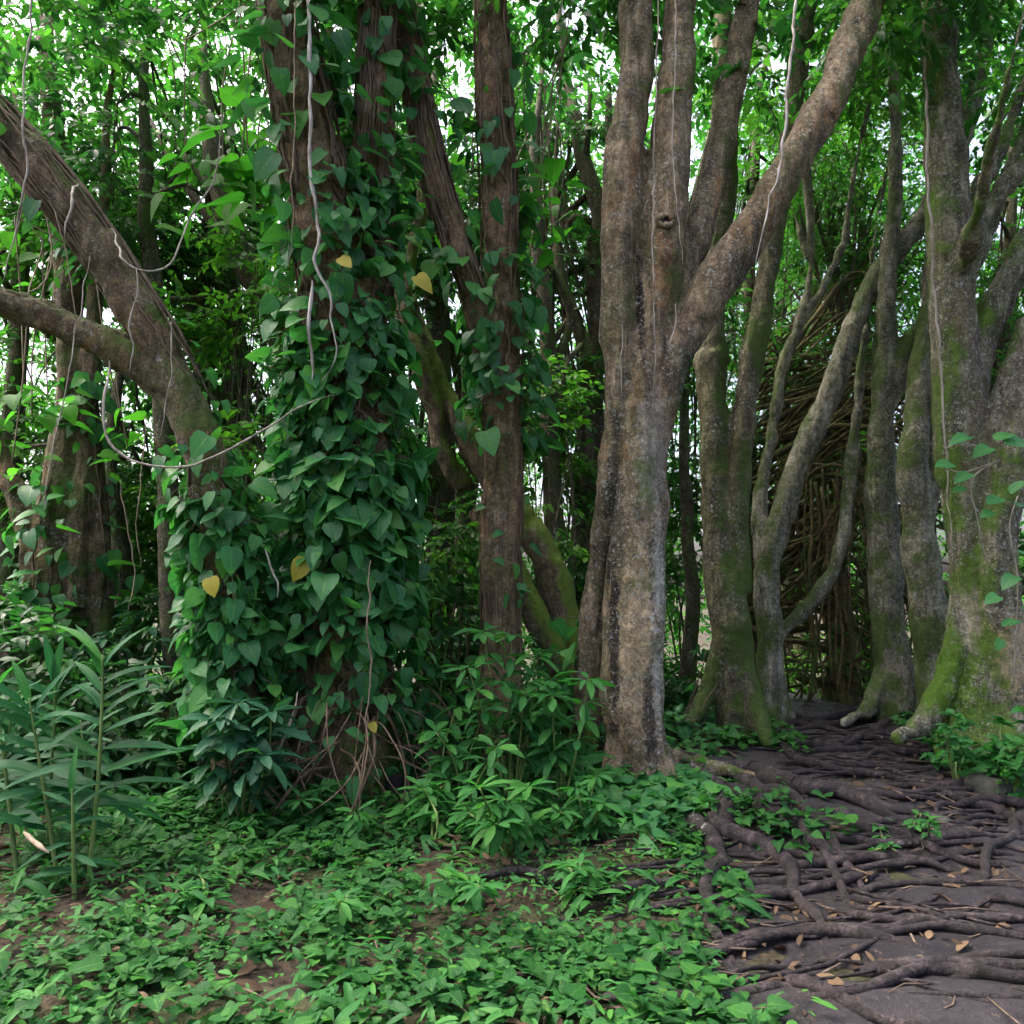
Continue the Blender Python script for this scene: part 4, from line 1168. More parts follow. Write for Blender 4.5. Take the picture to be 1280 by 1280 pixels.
Lz('hanging_root', 'long brown root hanging over the middle of the vine leaves', 'root', [(462, 700, 6.1), (461, 760, 6.1), (463, 830, 6.1), (461, 880, 6.1), (463, 930, 6.08), (476, 980, 6.05)], 3.2, 'liana_brown')

# root tangle round the foot of the vine covered tree: each a part of the tree
r_ = np.random.default_rng(77)
for i in range(64):
    a = r_.uniform(-np.pi, 0.15) if i < 54 else r_.uniform(-np.pi, np.pi)
    b0 = np.array(T3.location)
    rr = 0.36 + r_.uniform(0, .08)
    z0 = r_.uniform(.10, .62)
    p0 = b0 + [rr * math.cos(a), rr * math.sin(a), z0 + .1]
    ln = r_.uniform(.15, .62)
    a2 = a + r_.normal(0, .8)
    p1 = p0 + [ln * .5 * math.cos(a2), ln * .5 * math.sin(a2), r_.uniform(-.05, .09)]
    p2 = p0 + [ln * math.cos(a2) + r_.normal(0, .1), ln * math.sin(a2) + r_.normal(0, .06), -z0 * .55]
    p3 = p2 + [r_.normal(0, .18), r_.normal(-.03, .08), 0]
    p3[2] = h1(p3[0], p3[1]) - .02
    w = r_.choice([.004, .006, .009, .014], p=[.35, .35, .2, .1])
    m_ = MB()
    p, q = spline([p0, p1, p2, p3], [w, w, w * .9, w * .7], .05)
    p = p + .012 * np.stack([vnoise(p * 7, i), vnoise(p * 7, i + 3), vnoise(p * 7, i + 5)], -1)
    m_.tube(p, q, 6)
    m_.build('aerial_root', M['aerial'], T3)


# ------------------------------------------------------------------ surface roots: parts of the trees they belong to
def sroot(tree_, pts, w0, w1, lift=0.25, seed=0, world=False):
    g = np.array([p if world else gpt(*p) for p in pts])
    R = np.linspace(1, 0, len(g)) ** .8 * (w0 - w1) + w1
    p, r = spline(g, R, .05)
    p[:, 0] += .05 * vnoise(p * 2.7, seed) + .016 * vnoise(p * 9, seed + 1)
    p[:, 1] += .085 * vnoise(p * 2.2, seed + 2) + .016 * vnoise(p * 9, seed + 3)
    r = r * (1 + .22 * vnoise(p * 4, seed + 4))
    p[:, 2] = H(p[:, 0], p[:, 1]) + .033 + r * lift * (1 + .8 * vnoise(p * 1.9, seed + 5))
    u_ = np.linspace(0, 1, len(p))
    p[:, 2] -= .05 * np.clip((u_ - .8) / .2, 0, 1) + (.05 * np.clip((.12 - u_) / .12, 0, 1) if w0 < .036 else 0)
    m_ = MB()
    m_.tube(p, r, 9)
    m_.build('surface_root', M['root'], tree_)


big = [
    (T6, [(850, 960), (885, 985), (900, 1010), (905, 1035), (890, 1062)], .085, .03, .5),
    (T6, [(862, 970), (915, 975), (960, 1000), (1010, 1030), (1050, 1070), (1080, 1130)], .075, .02, .6),
    (T6, [(880, 975), (940, 975), (1000, 1000), (1060, 1012), (1120, 1040), (1180, 1050)], .085, .02, .6),
    (T6, [(905, 1000), (950, 1020), (1000, 1052), (1030, 1090), (1060, 1150)], .06, .02, .5),
    (T6, [(960, 985), (1010, 992), (1060, 1000), (1100, 1022), (1160, 1030), (1230, 1060)], .07, .018, .55),
    (T6, [(890, 1040), (940, 1062), (985, 1090), (1000, 1130), (1030, 1190)], .07, .02, .5),
    (T6, [(870, 1040), (900, 1090), (890, 1140), (920, 1210)], .06, .02, .4),
    (T7, [(960, 920), (1000, 935), (1050, 945), (1090, 942), (1140, 955)], .06, .015, .4),
    (T7, [(955, 915), (990, 950), (1040, 965), (1100, 975), (1160, 985), (1230, 990)], .05, .014, .4),
    (T7, [(880, 905), (870, 930), (900, 955), (950, 965)], .045, .015, .4),
    (T7, [(950, 905), (1000, 912), (1060, 925), (1120, 930), (1180, 935)], .04, .014, .5),
    (T9, [(1095, 895), (1050, 902), (1000, 905), (960, 912)], .055, .018, .5),
    (T9, [(1090, 900), (1040, 915), (990, 918), (940, 935)], .05, .015, .4),
    (T9, [(1110, 905), (1070, 930), (1020, 945), (970, 950)], .05, .015, .4),
    (T11, [(1165, 905), (1130, 908), (1090, 902), (1060, 893)], .085, .03, .4),
    (T11, [(1175, 925), (1140, 920), (1100, 925), (1050, 935), (1000, 938)], .06, .015, .4),
    (T11, [(1190, 945), (1150, 950), (1110, 945), (1060, 955)], .05, .015, .4),
    (T11, [(1215, 985), (1190, 990), (1150, 985), (1120, 975)], .045, .014, .4),
    (T11, [(1290, 1045), (1250, 1020), (1200, 1005), (1140, 990), (1090, 985)], .05, .015, .5),
    (T11, [(1300, 1020), (1240, 1008), (1190, 1012), (1150, 1025)], .045, .012, .5),
    (T11, [(1285, 1030), (1265, 1050), (1240, 1080), (1220, 1130)], .045, .015, .4),
    (T6, [(1040, 1030), (1090, 1050), (1150, 1062), (1230, 1090), (1320, 1100)], .05, .015, .4),
]
for i, (t_, pts, a, b, lf) in enumerate(big):
    sroot(t_, pts, a, b, lf, 300 + i)
r_ = np.random.default_rng(9)
for i in range(110):
    x = r_.uniform(880, 1300); y = 893 + 185 * r_.random() ** 1.25
    ln = r_.uniform(110, 330) * (.5 + (y - 880) / 170)
    dy = r_.normal(.10, .16) * ln * .55
    sgn = 1 if r_.random() < .7 else -1
    pts = [(x, y)]
    for q in range(3):
        pts.append((pts[-1][0] + sgn * ln / 3, max(889, pts[-1][1] + dy / 3 * (1 if sgn > 0 else .6) + r_.normal(0, 6))))
    w = r_.choice([.008, .012, .018, .028], p=[.35, .35, .2, .1])
    sroot([T6, T7, T9, T11][i % 4], pts, w, w * .5, .45, 400 + i)
for i in range(44):   # nearer stretch of the path
    x = r_.uniform(960, 1280); y = r_.uniform(1075, 1250)
    ln = r_.uniform(220, 480); sgn = 1 if r_.random() < .6 else -1
    pts = [(x, y)]
    for q in range(3):
        pts.append((pts[-1][0] + sgn * ln / 3, min(1300, max(1070, pts[-1][1] + r_.normal(12, 16)))))
    w = r_.choice([.008, .013, .02, .032])
    sroot([T6, T11][i % 2], pts, w, w * .5, .45, 600 + i)

# ------------------------------------------------------------------ plants
def ginger(label, base, top, Yv, n, size, seed, bright=0.5, bend=0.0):
    r_ = np.random.default_rng(seed)
    b = gpt(*base) if Yv is None else at(*base, Yv)
    b[2] = h1(b[0], b[1])
    t_ = at(*top, b[1] + r_.normal(0, .1))
    root = empty('ginger_plant', b, label, 'plant', 'tall long leafed plants at the left')
    P, R = spline([b - [0, 0, .05], b * .6 + t_ * .4 + [bend, 0, 0], b * .25 + t_ * .75 + [bend * .8, 0, 0], t_], [.013, .011, .008, .004], .04)
    m_ = MB(); m_.tube(P, R, 7)
    m_.build('stem', M['stem_green'], root)
    lb = LB()
    L = len(P) - 1
    az = r_.uniform(-.5, .5)
    for i in range(n):
        f = .34 + .66 * (i + .5) / n
        p = P[int(f * L)]
        s_ = 1 if i % 2 else -1
        a = az + r_.normal(0, .45)
        el = -.05 + 1.0 * max(0, f - .55) / .45 * r_.uniform(.7, 1.5) + r_.normal(.18, .18)
        d = np.array([s_ * math.cos(a) * math.cos(el), math.sin(a) * math.cos(el) - .15, math.sin(el)])
        lb.add(LANCE, p, d, np.array([-d[0] * .6, -.5, 1.0]), size * r_.uniform(.75, 1.15) * (1.05 - .25 * f), bright + r_.normal(0, .16) + (.25 if f > .93 else 0), r_.uniform(.68, .95))
    lb.build('foliage', M['ginger'], root)


ginger('tall long leafed plant right of the others in its clump', (110, 1075), (128, 818), 4.7, 19, .44, 1, .5, .02)
ginger('long leafed plant with a dry bud in the middle of the clump', (76, 1072), (36, 872), 4.75, 20, .42, 2, .45, .0)
ginger('long leafed plant leaning out at the left edge of the clump', (25, 1075), (-8, 850), 4.8, 19, .42, 3, .45)
ginger('bluish long leafed plant at the back of the clump', (60, 1040), (70, 850), 5.2, 20, .40, 4, .35)
ginger('low long leafed plant at the back left of the clump', (-10, 1040), (15, 890), 5.3, 18, .40, 5, .3)
ginger('long leafed plant half hidden behind the clump', (120, 1030), (100, 900), 5.4, 17, .36, 6, .35)
ginger('short long leafed shoot at the foot of the clump', (95, 1085), (90, 985), 4.55, 13, .26, 7, .5)


def whorls(name, label, base, heads, Yv, leafn, size, seed, mat='shrub', tpl=OVAL, tb=.5, group='low shrubs with whorled leaves', droop=.15, wide=1.0, cat='shrub'):
    """a shrub: stems from one foot, each ending in a whorl of leaves, smaller whorls below"""
    r_ = np.random.default_rng(seed)
    b = at(base[0], base[1], Yv); b[2] = h1(b[0], b[1])
    root = empty(name, b, label, cat, group)
    lb, st = LB(), MB()
    for hx, hy in heads:
        t_ = at(hx, hy, Yv + r_.normal(0, .22))
        t_[2] = max(t_[2], h1(t_[0], t_[1]) + .08)
        mid = b * .45 + t_ * .55 + r_.normal(0, .04, 3)
        P, R = spline([b - [0, 0, .04], mid, t_], [.010, .007, .004], .05)
        st.tube(P, R, 6)
        L = len(P) - 1
        for f, k in ((1, leafn + 2), (.88, leafn - 2), (.75, leafn // 2), (.6, leafn // 2)):
            p = P[int(f * L)]
            n = k
            a = r_.uniform(0, 6.28) + np.arange(n) * 2.4
            el = r_.normal(.28 if f == 1 else .05, .25, n)
            d = np.stack([np.cos(a) * np.cos(el), np.sin(a) * np.cos(el), np.sin(el) - droop], -1)
            nr = np.stack([-d[:, 0] * .3, -d[:, 1] * .3, np.ones(n)], -1) + r_.normal(0, .2, (n, 3))
            lb.add(tpl, np.repeat(p[None], n, 0) + d * .02, d, nr, size * r_.uniform(.65, 1.15, n), tb + r_.normal(0, .16, n), wide)
    st.build('stem', M['stem_green'], root)
    lb.build('foliage', M[mat], root)


whorls('glossy_shrub', 'shrub with large bluish glossy leaves left of the root tangle', (305, 985), [(296, 880), (318, 915), (275, 900), (340, 890), (330, 945), (265, 935)], 5.8, 9, .24, 1, 'blueleaf', tb=.5)
W = whorls
W('whorled_shrub', 'tallest whorled shrub in front of the straight brown trunk', (640, 985), [(640, 795), (605, 790), (668, 820), (585, 835), (655, 870), (625, 850), (690, 850), (612, 880), (640, 910), (675, 880)], 6.3, 9, .18, 2)
W('whorled_shrub', 'whorled shrub right of the root tangle', (575, 990), [(570, 885), (545, 915), (600, 905), (560, 950), (620, 935)], 6.0, 10, .17, 3)
W('whorled_shrub', 'whorled shrub leaning against the left foot of the mottled trunk', (700, 1000), [(690, 870), (715, 905), (668, 900), (735, 850), (730, 945), (690, 940)], 6.2, 9, .17, 4)
W('whorled_shrub', 'bright low whorled shrub at the front of the undergrowth', (640, 1060), [(635, 1000), (600, 985), (660, 985), (620, 1030), (665, 1030), (585, 1015)], 5.2, 9, .16, 5, tb=.6)
W('whorled_shrub', 'low whorled shrub in front of the dark stump', (540, 1050), [(530, 985), (555, 1010), (510, 1010), (560, 975)], 5.4, 8, .15, 6, tb=.55)
W('whorled_shrub', 'whorled shrub below the mottled trunk', (735, 1040), [(720, 985), (750, 1005), (700, 1015), (745, 970)], 5.6, 8, .14, 7)
W('whorled_shrub', 'dark whorled shrub left of the straight brown trunk', (545, 930), [(540, 840), (560, 800), (520, 870), (575, 850)], 7.3, 8, .17, 8, tb=.35)
W('whorled_shrub', 'shaded whorled shrub under the double slanting trunk', (670, 930), [(665, 840), (690, 815), (645, 870), (700, 880)], 7.6, 8, .17, 9, tb=.4)
W('whorled_shrub', 'fine leafed shrub behind the clump of long leafed plants', (200, 960), [(180, 850), (215, 880), (150, 870), (235, 910), (200, 920), (165, 920)], 7.0, 8, .16, 10, tb=.35)
W('whorled_shrub', 'shaded shrub below the bent trunk', (255, 950), [(250, 860), (280, 890), (230, 900), (262, 925)], 7.0, 8, .16, 11, tb=.35)
W('whorled_shrub', 'dark shrub under the fluted trunk', (110, 900), [(90, 790), (130, 800), (60, 810), (150, 840), (110, 830)], 8.2, 8, .19, 12, 'blueleaf', tb=.5)
W('whorled_shrub', 'dark blue green shrub right of the fluted trunk', (180, 900), [(165, 770), (195, 800), (140, 790), (205, 850)], 8.4, 8, .18, 13, 'blueleaf', tb=.5)
W('whorled_shrub', 'leafy shrub at the right foot of the broad trunk', (1260, 990), [(1250, 905), (1270, 930), (1235, 940), (1285, 890), (1265, 960)], 6.7, 8, .12, 14, tpl=HEART2, tb=.45)
W('whorled_shrub', 'little shrub on the left foot of the broad trunk', (1195, 955), [(1190, 895), (1205, 905), (1180, 915), (1200, 930)], 7.0, 8, .10, 15, tpl=HEART2, tb=.45)
W('seedling', 'bright seedling on the near edge of the mud path', (1150, 1050), [(1142, 1030), (1152, 1035), (1160, 1028)], 5.5, 6, .06, 16, tpl=HEART2, tb=.6, group='seedlings on the path', cat='plant')
W('seedling', 'seedling among the roots at the front of the path', (1105, 1068), [(1100, 1055), (1112, 1058)], 5.2, 6, .06, 17, tpl=HEART2, tb=.6, group='seedlings on the path', cat='plant')


r_ = np.random.default_rng(61)
for i, (lab, x, y) in enumerate([
    ('small seedling in the weeds right of the long leafed clump', 205, 1030), ('small seedling in the weeds below the glossy shrub', 300, 1045),
    ('small seedling in front of the root tangle', 395, 1020), ('small seedling left of the dark stump', 450, 1050),
    ('small seedling at the near left of the ground cover', 240, 1150), ('small seedling in the middle of the near ground cover', 420, 1160),
    ('small seedling near the path in the ground cover', 720, 1120), ('small seedling in the ground cover below the bright low shrub', 580, 1130)]):
    W('seedling', lab, (x, y), [(x + r_.normal(0, 6), y - 34), (x + 20, y - 22), (x - 18, y - 20), (x + 8, y - 12)], float(gpt(x, y)[1]), 7, .12, 70 + i, tb=.5, group='seedlings in the ground cover', cat='plant')


# understory bushes behind the front trunks
def bush(label, px, py, Yv, r, n, mat, size, seed, tb=.5, tpl=SMALL2):
    global rng
    keep, rng = rng, np.random.default_rng(seed)
    c = at(px, py, Yv)
    g = h1(c[0], c[1])
    root = empty('bush', (c[0], c[1], g), label, 'bush', 'bushes of the shaded undergrowth')
    st, tw = MB(), MB()
    for i in range(7):
        e_ = c + rv(1)[0] * np.array(r) * .6
        st.tube(*spline([[c[0] + rng.normal(0, .06), c[1] + rng.normal(0, .06), g - .05], (np.array([c[0], c[1], g]) + e_) / 2 + rng.normal(0, .1, 3), e_], [.022, .014, .005], .1), 6)
    crown('foliage', [(c, r, n)], M[mat], root, size, 10, .42, tpl, tb, twig=st)
    st.build('stem', BF, root)
    rng = keep


for q in [
    ('bush at the far left behind the long leafed clump', 20, 800, 8.0, (.8, .6, .7), 130, 'leaf_dark', .15, 1, .5),
    ('bush in the gap between the fluted trunk and the bent trunk', 165, 740, 10.4, (.9, .7, .8), 120, 'leaf_mid', .14, 2, .55),
    ('sunlit bush far behind the fluted trunk', 170, 640, 12.5, (1.2, .9, .8), 120, 'leaf_bright', .14, 3, .6),
    ('bush just left of the vine covered trunk', 345, 800, 8.0, (.5, .5, .7), 110, 'leaf_dark', .13, 4, .5),
    ('bush behind the bent trunk foot', 235, 800, 8.8, (.6, .6, .7), 110, 'leaf_dark', .14, 5, .5),
    ('bush between the vine covered trunk and the straight trunk', 555, 760, 8.6, (.5, .6, .9), 90, 'leaf_mid', .13, 6, .5),
    ('leafy bush top in the gap between the bent trunk and the vine covered trunk', 300, 440, 8.8, (.7, .4, .7), 90, 'leaf_bright', .12, 19, .7),
    ('leafy bush right behind the fork of the bent trunk', 325, 345, 8.8, (.6, .4, .5), 70, 'leaf_bright', .11, 20, .75),
    ('leafy bush half hidden by the left edge of the vine covered trunk', 335, 570, 8.2, (.4, .4, .7), 70, 'leaf_bright', .11, 21, .75),
    ('leafy bush in the narrow gap left of the straight brown trunk', 555, 660, 8.0, (.3, .4, .6), 60, 'leaf_bright', .11, 22, .7),
    ('leafy bush in the gap right of the straight brown trunk', 690, 560, 9.0, (.4, .4, .9), 80, 'leaf_bright', .11, 23, .7),
    ('low bush behind the straight brown trunk', 590, 860, 8.4, (.6, .6, .5), 90, 'leaf_dark', .13, 7, .45),
    ('bush behind the double slanting trunk', 735, 780, 9.2, (.55, .6, .8), 70, 'leaf_mid', .13, 8, .5),
    ('low bush in the bright gap right of the mottled trunk', 860, 840, 10.8, (.5, .6, .4), 80, 'leaf_mid', .12, 9, .5),
    ('bush far behind the dark mossy trunk', 850, 700, 12.6, (.7, .8, .9), 120, 'leaf_mid', .12, 10, .6),
    ('sunlit bush low behind the curved trunk', 1010, 850, 13.0, (1.0, .8, .5), 150, 'leaf_bright', .12, 11, .95),
    ('bush behind the forked grey trunk', 1150, 820, 11.8, (.7, .7, .7), 80, 'leaf_dark', .12, 12, .5),
    ('bush behind the broad trunk at the right edge', 1290, 780, 10.0, (.7, .7, .9), 120, 'leaf_dark', .13, 13, .5),
    ('dark bush beside the foot of the bent trunk', 140, 900, 6.9, (.7, .5, .45), 120, 'leaf_dark', .13, 14, .4),
    ('fine leafed low bush right of the bent trunk foot', 360, 900, 7.3, (.5, .45, .4), 90, 'leaf_dark', .11, 15, .45),
    ('bush behind the clump at the left edge', -10, 900, 6.6, (.7, .5, .6), 110, 'leaf_dark', .14, 16, .4),
    ('tall bush behind the straight brown trunk', 690, 700, 11.0, (.8, .8, .9), 80, 'leaf_bright', .13, 17, .5),
    ('tall bush behind the vine covered trunk', 470, 640, 10.6, (1.0, .8, 1.0), 90, 'leaf_bright', .14, 18, .5),
]:
    bush(*q)

# far wood: one mass
lb = LB()
n = 9500
fx = rng.uniform(-20, 20, n); fy = rng.uniform(15, 30, n)
fz = H(fx, fy) + rng.random(n) * 14.5
keepm = vnoise(np.stack([fx * .55, fy * .4, fz * .55], -1), 77) > -.42
org = np.stack([fx, fy, fz], -1)[keepm]
sprays(lb, org, rv(len(org)) * [1, 1, .4], 12, .9, .22, SMALL, .6, .25)
tag(lb.build('far_woods', M['leaf_mid']), 'leafy far forest filling the gaps between the trunks', 'woods', None, 'stuff')

# woodland roof between the crowns and behind the camera
lb = LB()
n = 480
fx = rng.uniform(-7, 7, n); fy = rng.uniform(6.0, 15, n)
fz = 5.6 + 3.2 * rng.random(n) + np.clip(fy - 8, 0, 9) * .10
keepm = vnoise(np.stack([fx * .7, fy * .7, fz * .7], -1), 78) > -.15
org = np.stack([fx, fy, fz], -1)[keepm]
sprays(lb, org, rv(len(org)) * [1, 1, .35], 12, .6, .15, SMALL2, .55, .25)
tag(lb.build('canopy', M['leaf_mid']), 'leafy canopy closing overhead between the trees', 'canopy', None, 'stuff')

lb = LB()
n = 1500
fx = rng.uniform(-12, 12, n); fy = rng.uniform(10.5, 17, n)
fz = 2.6 + (fy - 8) * .25 + 6.5 * rng.random(n)
keepm = vnoise(np.stack([fx * .6, fy * .6, fz * .6], -1), 79) > -.2
org = np.stack([fx, fy, fz], -1)[keepm]
sprays(lb, org, rv(len(org)) * [1, 1, .35], 12, .7, .14, SMALL2, .5, .25)
tag(lb.build('canopy', M['leaf_mid']), 'leafy middle storey of the forest behind the thick trunks', 'canopy', None, 'stuff')

# ------------------------------------------------------------------ ground cover and litter
def cover(label, name, n, region, size, mat, tpl, seed, hmax=.14, tb=.5, thr=-.2, sc_=1.3, flat=.25):
    r_ = np.random.default_rng(seed)
    x = r_.uniform(region[0], region[1], n); y = r_.uniform(region[2], region[3], n)
    k = vnoise(np.stack([x * sc_, y * sc_, x * 0], -1), seed) + .4 * vnoise(np.stack([x * 4, y * 4, x * 0], -1), seed + 1) > thr
    k &= path_d(x, y) > 0.92 + .2 * vnoise(np.stack([x * 2, y * 2, x * 0], -1), seed + 2)
    x, y = x[k], y[k]
    # small plants: each point carries a handful of leaves
    m = 5
    N = len(x) * m
    a = r_.uniform(0, 6.28, N)
    el = r_.uniform(-.3, .45, N)
    hh = np.repeat(r_.uniform(.02, hmax, len(x)), m)
    px = np.repeat(x, m) + .05 * np.cos(a); py = np.repeat(y, m) + .05 * np.sin(a)
    pz = H(px, py) + hh * r_.uniform(.6, 1.2, N)
    d = np.stack([np.cos(a) * np.cos(el), np.sin(a) * np.cos(el), np.sin(el)], -1)
    nr = np.stack([r_.normal(0, flat, N), r_.normal(-.15, flat, N), np.ones(N)], -1)
    lb = LB()
    lb.add(tpl, np.stack([px, py, pz], -1), d, nr, size * r_.lognormal(0, .3, N), tb + np.repeat(r_.normal(0, .18, len(x)), m) + r_.normal(0, .1, N))
    tag(lb.build(name, M[mat]), label, 'ground cover', None, 'stuff')


cover('low bright green ground cover of heart shaped leaves', 'ground_cover', 5200, (-5.2, 1.6, 2.4, 7.0), .056, 'cover', HEART2, 31, .13, .45, -.16)
cover('darker ground cover in the shade under the trunks', 'shade_cover', 3200, (-7, 4.5, 6.2, 11.0), .085, 'shrub', HEART2, 32, .2, .35, -.3)
cover('tiny leafed weeds between the larger ground cover', 'weeds', 4200, (-5, 4.5, 2.4, 7.5), .045, 'shrub', OVAL, 33, .10, .6, -.1)
cover('ground cover on the verge right of the path', 'verge_cover', 1500, (2.9, 6.0, 4.6, 9.0), .07, 'shrub', HEART2, 34, .14, .5, -.35)


def patch(label, pts, n, size, seed, mat='cover', tb=.5):
    r_ = np.random.default_rng(seed)
    c = np.array([gpt(*p) for p in pts])
    i = r_.integers(0, len(c), n)
    x = c[i, 0] + r_.normal(0, .14, n); y = c[i, 1] + r_.normal(0, .14, n)
    a = r_.uniform(0, 6.28, n)
    d = np.stack([np.cos(a), np.sin(a), r_.uniform(-.3, .3, n)], -1)
    lb = LB()
    lb.add(HEART2, np.stack([x, y, H(x, y) + r_.uniform(.03, .17, n)], -1), d, np.stack([r_.normal(0, .3, n), r_.normal(-.2, .3, n), np.ones(n)], -1), size * r_.lognormal(0, .25, n), tb + r_.normal(0, .2, n))
    tag(lb.build('ground_cover', M[mat]), label, 'ground cover', None, 'stuff')


cover('narrow leafed herbs between the ground cover', 'herbs', 1400, (-5, 2.2, 2.4, 7.2), .13, 'shrub', LANCE, 35, .10, .5, .0, 1.7)
patch('bright weeds at the foot of the dark mossy trunk', [(880, 905), (900, 915), (930, 920), (955, 930), (975, 940), (925, 905), (910, 935)], 420, .085, 41, tb=.7)
patch('weeds growing among the matted roots', [(930, 1015), (950, 1030), (975, 1040), (1000, 1052), (1025, 1060)], 170, .07, 42, tb=.5)
patch('vine leaves spread on the ground below the mottled trunk', [(760, 985), (800, 1000), (840, 1005), (870, 1010), (830, 1030), (790, 1040), (850, 990), (770, 1020)], 330, .12, 43, 'pothos', .5)
patch('weeds on the bank under the broad trunk', [(1180, 935), (1210, 945), (1240, 955), (1270, 970), (1230, 970), (1285, 950)], 420, .08, 44, 'shrub', .5)

r2 = np.random.default_rng(51)
n = 11000
x = r2.uniform(-5.5, 6, n); y = r2.uniform(2.3, 11, n)
k = (r2.random(n) < np.where(path_d(x, y) < .8, .6, .9))
x, y = x[k], y[k]; n = len(x)
a = r2.uniform(0, 6.28, n)
lb = LB()
lb.add(OVAL, np.stack([x, y, H(x, y) + .028 + .02 * r2.random(n)], -1), np.stack([np.cos(a), np.sin(a), r2.normal(0, .15, n)], -1),
       np.stack([r2.normal(0, .35, n), r2.normal(0, .35, n), np.ones(n)], -1), .062 * r2.lognormal(0, .4, n), r2.random(n) ** 1.3, r2.uniform(.7, 1.5, n))
tag(lb.build('leaf_litter', M['litter']), 'brown fallen leaves scattered on floor and path', 'leaf litter', None, 'stuff')
st = MB()
for i in range(650):
    c = np.array([r2.uniform(-5, 5), r2.uniform(2.6, 9.5)])
    a = r2.uniform(0, 6.28); l = r2.uniform(.06, .3)
    q = np.array([[c[0] + math.cos(a) * l * t, c[1] + math.sin(a) * l * t + r2.normal(0, .022), 0] for t in (-.5, 0, .5)])
    q[:, 2] = H(q[:, 0], q[:, 1]) + .028 + r2.uniform(0, .03)
    st.tube(q, np.array([.004, .005, .003]) * r2.uniform(.6, 1.6), 5)
tag(st.build('twig_litter', plain('dead_twig', (0.035, 0.024, 0.016), (0.13, 0.095, 0.065), 25)), 'broken twigs scattered over the forest floor', 'twigs', None, 'stuff')


# ------------------------------------------------------------------ stump, stones
def lump(name, label, cat, px, py, r, mat, seed, group=None, sink=.35):
    import bmesh
    c = gpt(px, py)
    bm = bmesh.new()
    bmesh.ops.create_icosphere(bm, subdivisions=4, radius=1)
    v = np.array([q.co for q in bm.verts])
    v = v * (1 + .22 * vnoise(v * 1.3 + seed, seed) + .1 * vnoise(v * 3.1 + seed, seed + 1) + .04 * vnoise(v * 8, seed + 2))[:, None] * np.array(r)
    for q, w in zip(bm.verts, v):
        q.co = w
    me = bpy.data.meshes.new(name); bm.to_mesh(me); bm.free()
    me.polygons.foreach_set('use_smooth', np.ones(len(me.polygons), bool))
    me.materials.append(M[mat])
    o = bpy.data.objects.new(name, me); COL.objects.link(o)
    o.location = (c[0], c[1], h1(c[0], c[1]) + r[2] * (1 - sink) * .6)
    return tag(o, label, cat, group)


SG = 'stones lying on the forest floor'
lump('stone', 'mossy grey stone on the bank right of the path', 'stone', 1240, 995, (.19, .15, .11), 'stone', 3, SG)
lump('stone', 'flat dark stone in front of the mottled trunk', 'stone', 835, 1052, (.09, .07, .04), 'stone', 4, SG)
lump('stone', 'small stone beside the roots at the front of the path', 'stone', 1170, 1035, (.11, .08, .05), 'stone', 5, SG)
lump('stone', 'small dark stone in the weeds near the path edge', 'stone', 700, 950, (.12, .1, .06), 'stone', 6, SG)

c = gpt(492, 1000)
c = np.array([c[0], c[1], h1(c[0], c[1])])
sr = empty('tree_stump', c, 'small dark rotten stump right of the root tangle', 'stump')
m_ = MB()
m_.tube(*spline([c - [0, 0, .06], c + [0, 0, .05], c + [.01, 0, .15], c + [.015, 0, .19]], [.10, .075, .065, .05], .02), 14)
m_.build('trunk', M['root'], sr)
m_ = MB()
for i in range(5):
    a = i * 1.26 + .4
    q = np.array([c + [.06 * math.cos(a), .06 * math.sin(a), .05], c + [.13 * math.cos(a), .13 * math.sin(a), .01], c + [.22 * math.cos(a), .22 * math.sin(a), -.04]])
    m_ = MB(); m_.tube(*spline(q, [.03, .022, .01], .03), 7); m_.build('surface_root', M['root'], sr)

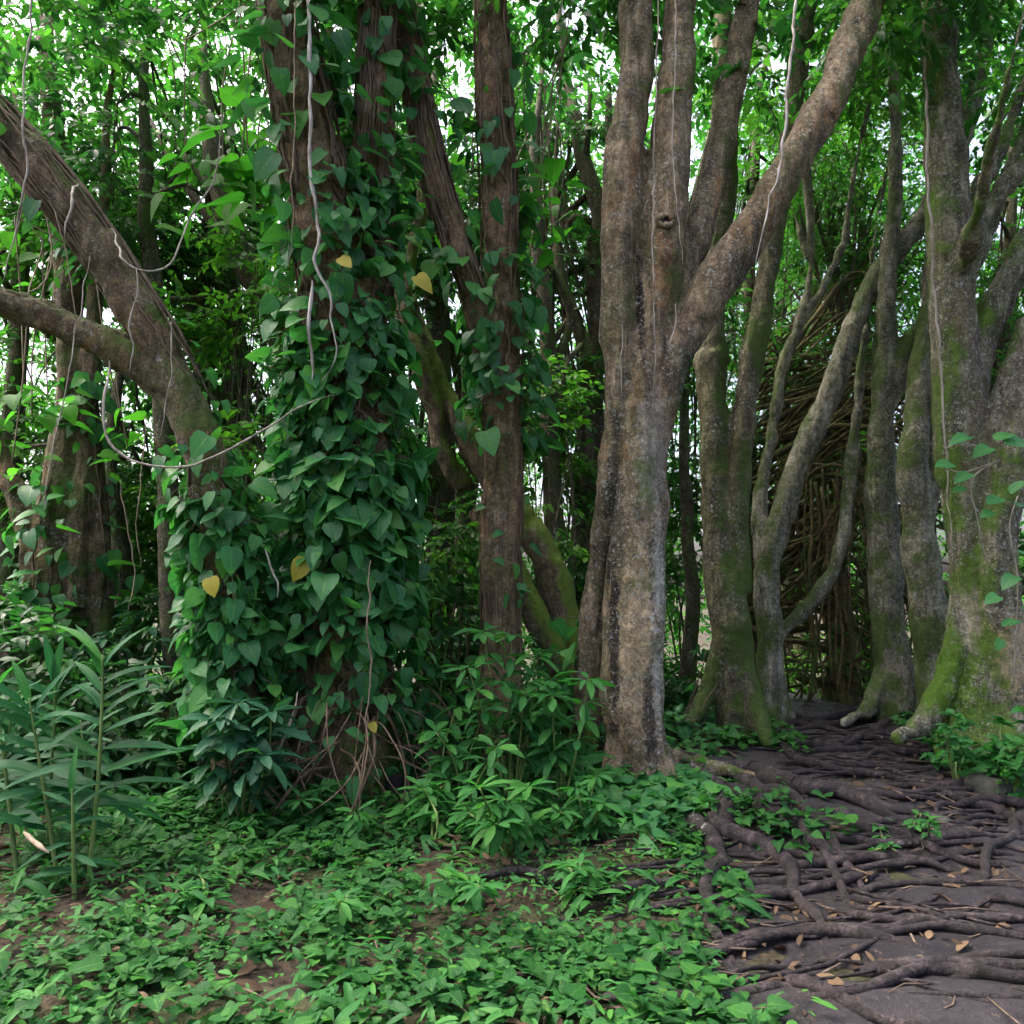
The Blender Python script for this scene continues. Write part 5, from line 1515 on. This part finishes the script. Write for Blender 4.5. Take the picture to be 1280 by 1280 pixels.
# cut stick lying at the front left
liana('stick', 'pale cut stick lying under the long leafed clump', 'stick', [(30, 1040, 4.6), (45, 1052, 4.5), (62, 1066, 4.42)], 9, 'liana_brown', .9)['group'] = ''

# ------------------------------------------------------------------ light, sky, camera
w = bpy.data.worlds.new('World')
sc.world = w
w.use_nodes = True
nt = w.node_tree
sky = nt.nodes.new('ShaderNodeTexSky')
sky.sky_type = 'NISHITA'
sky.sun_disc = False
SUN_EL, SUN_AZ = math.radians(60), math.radians(-65)
sky.sun_elevation = SUN_EL
sky.sun_rotation = SUN_AZ
sky.air_density = 0.45
sky.dust_density = 8.0
sky.ozone_density = 1.0
bg = nt.nodes['Background']
nt.links.new(sky.outputs[0], bg.inputs[0])
bg.inputs[1].default_value = 0.15

ld = bpy.data.lights.new('sun', 'SUN')
ld.energy = 0.7
ld.angle = math.radians(50)
ld.color = (1.0, 0.95, 0.86)
so = bpy.data.objects.new('sun', ld)
COL.objects.link(so)
# azimuth measured from +Y (ahead) clockwise towards +X
sd = np.array([math.sin(SUN_AZ) * math.cos(SUN_EL), math.cos(SUN_AZ) * math.cos(SUN_EL), math.sin(SUN_EL)])
from mathutils import Vector
so.rotation_euler = Vector(sd).to_track_quat('Z', 'Y').to_euler()

cd = bpy.data.cameras.new('camera')
cd.sensor_width = 36
cd.sensor_fit = 'HORIZONTAL'
cd.lens = 36 * F / 1280
cd.clip_start = 0.05
cd.clip_end = 1000
co_ = bpy.data.objects.new('camera', cd)
COL.objects.link(co_)
co_.location = (0, 0, EYE)
co_.rotation_euler = (math.pi / 2 + PITCH, 0, 0)
sc.camera = co_

sc.view_settings.view_transform = 'Standard'
sc.view_settings.look = 'None'
sc.view_settings.gamma = 1
sc.view_settings.use_curve_mapping = False
sc.view_settings.exposure = 2.6
sc.cycles.max_bounces = 5
sc.cycles.diffuse_bounces = 3
sc.cycles.glossy_bounces = 2
sc.cycles.transmission_bounces = 4
sc.cycles.use_denoising = True
sc.cycles.use_adaptive_sampling = True
sc.cycles.adaptive_threshold = 0.03
sc.cycles.caustics_reflective = False
sc.cycles.caustics_refractive = False
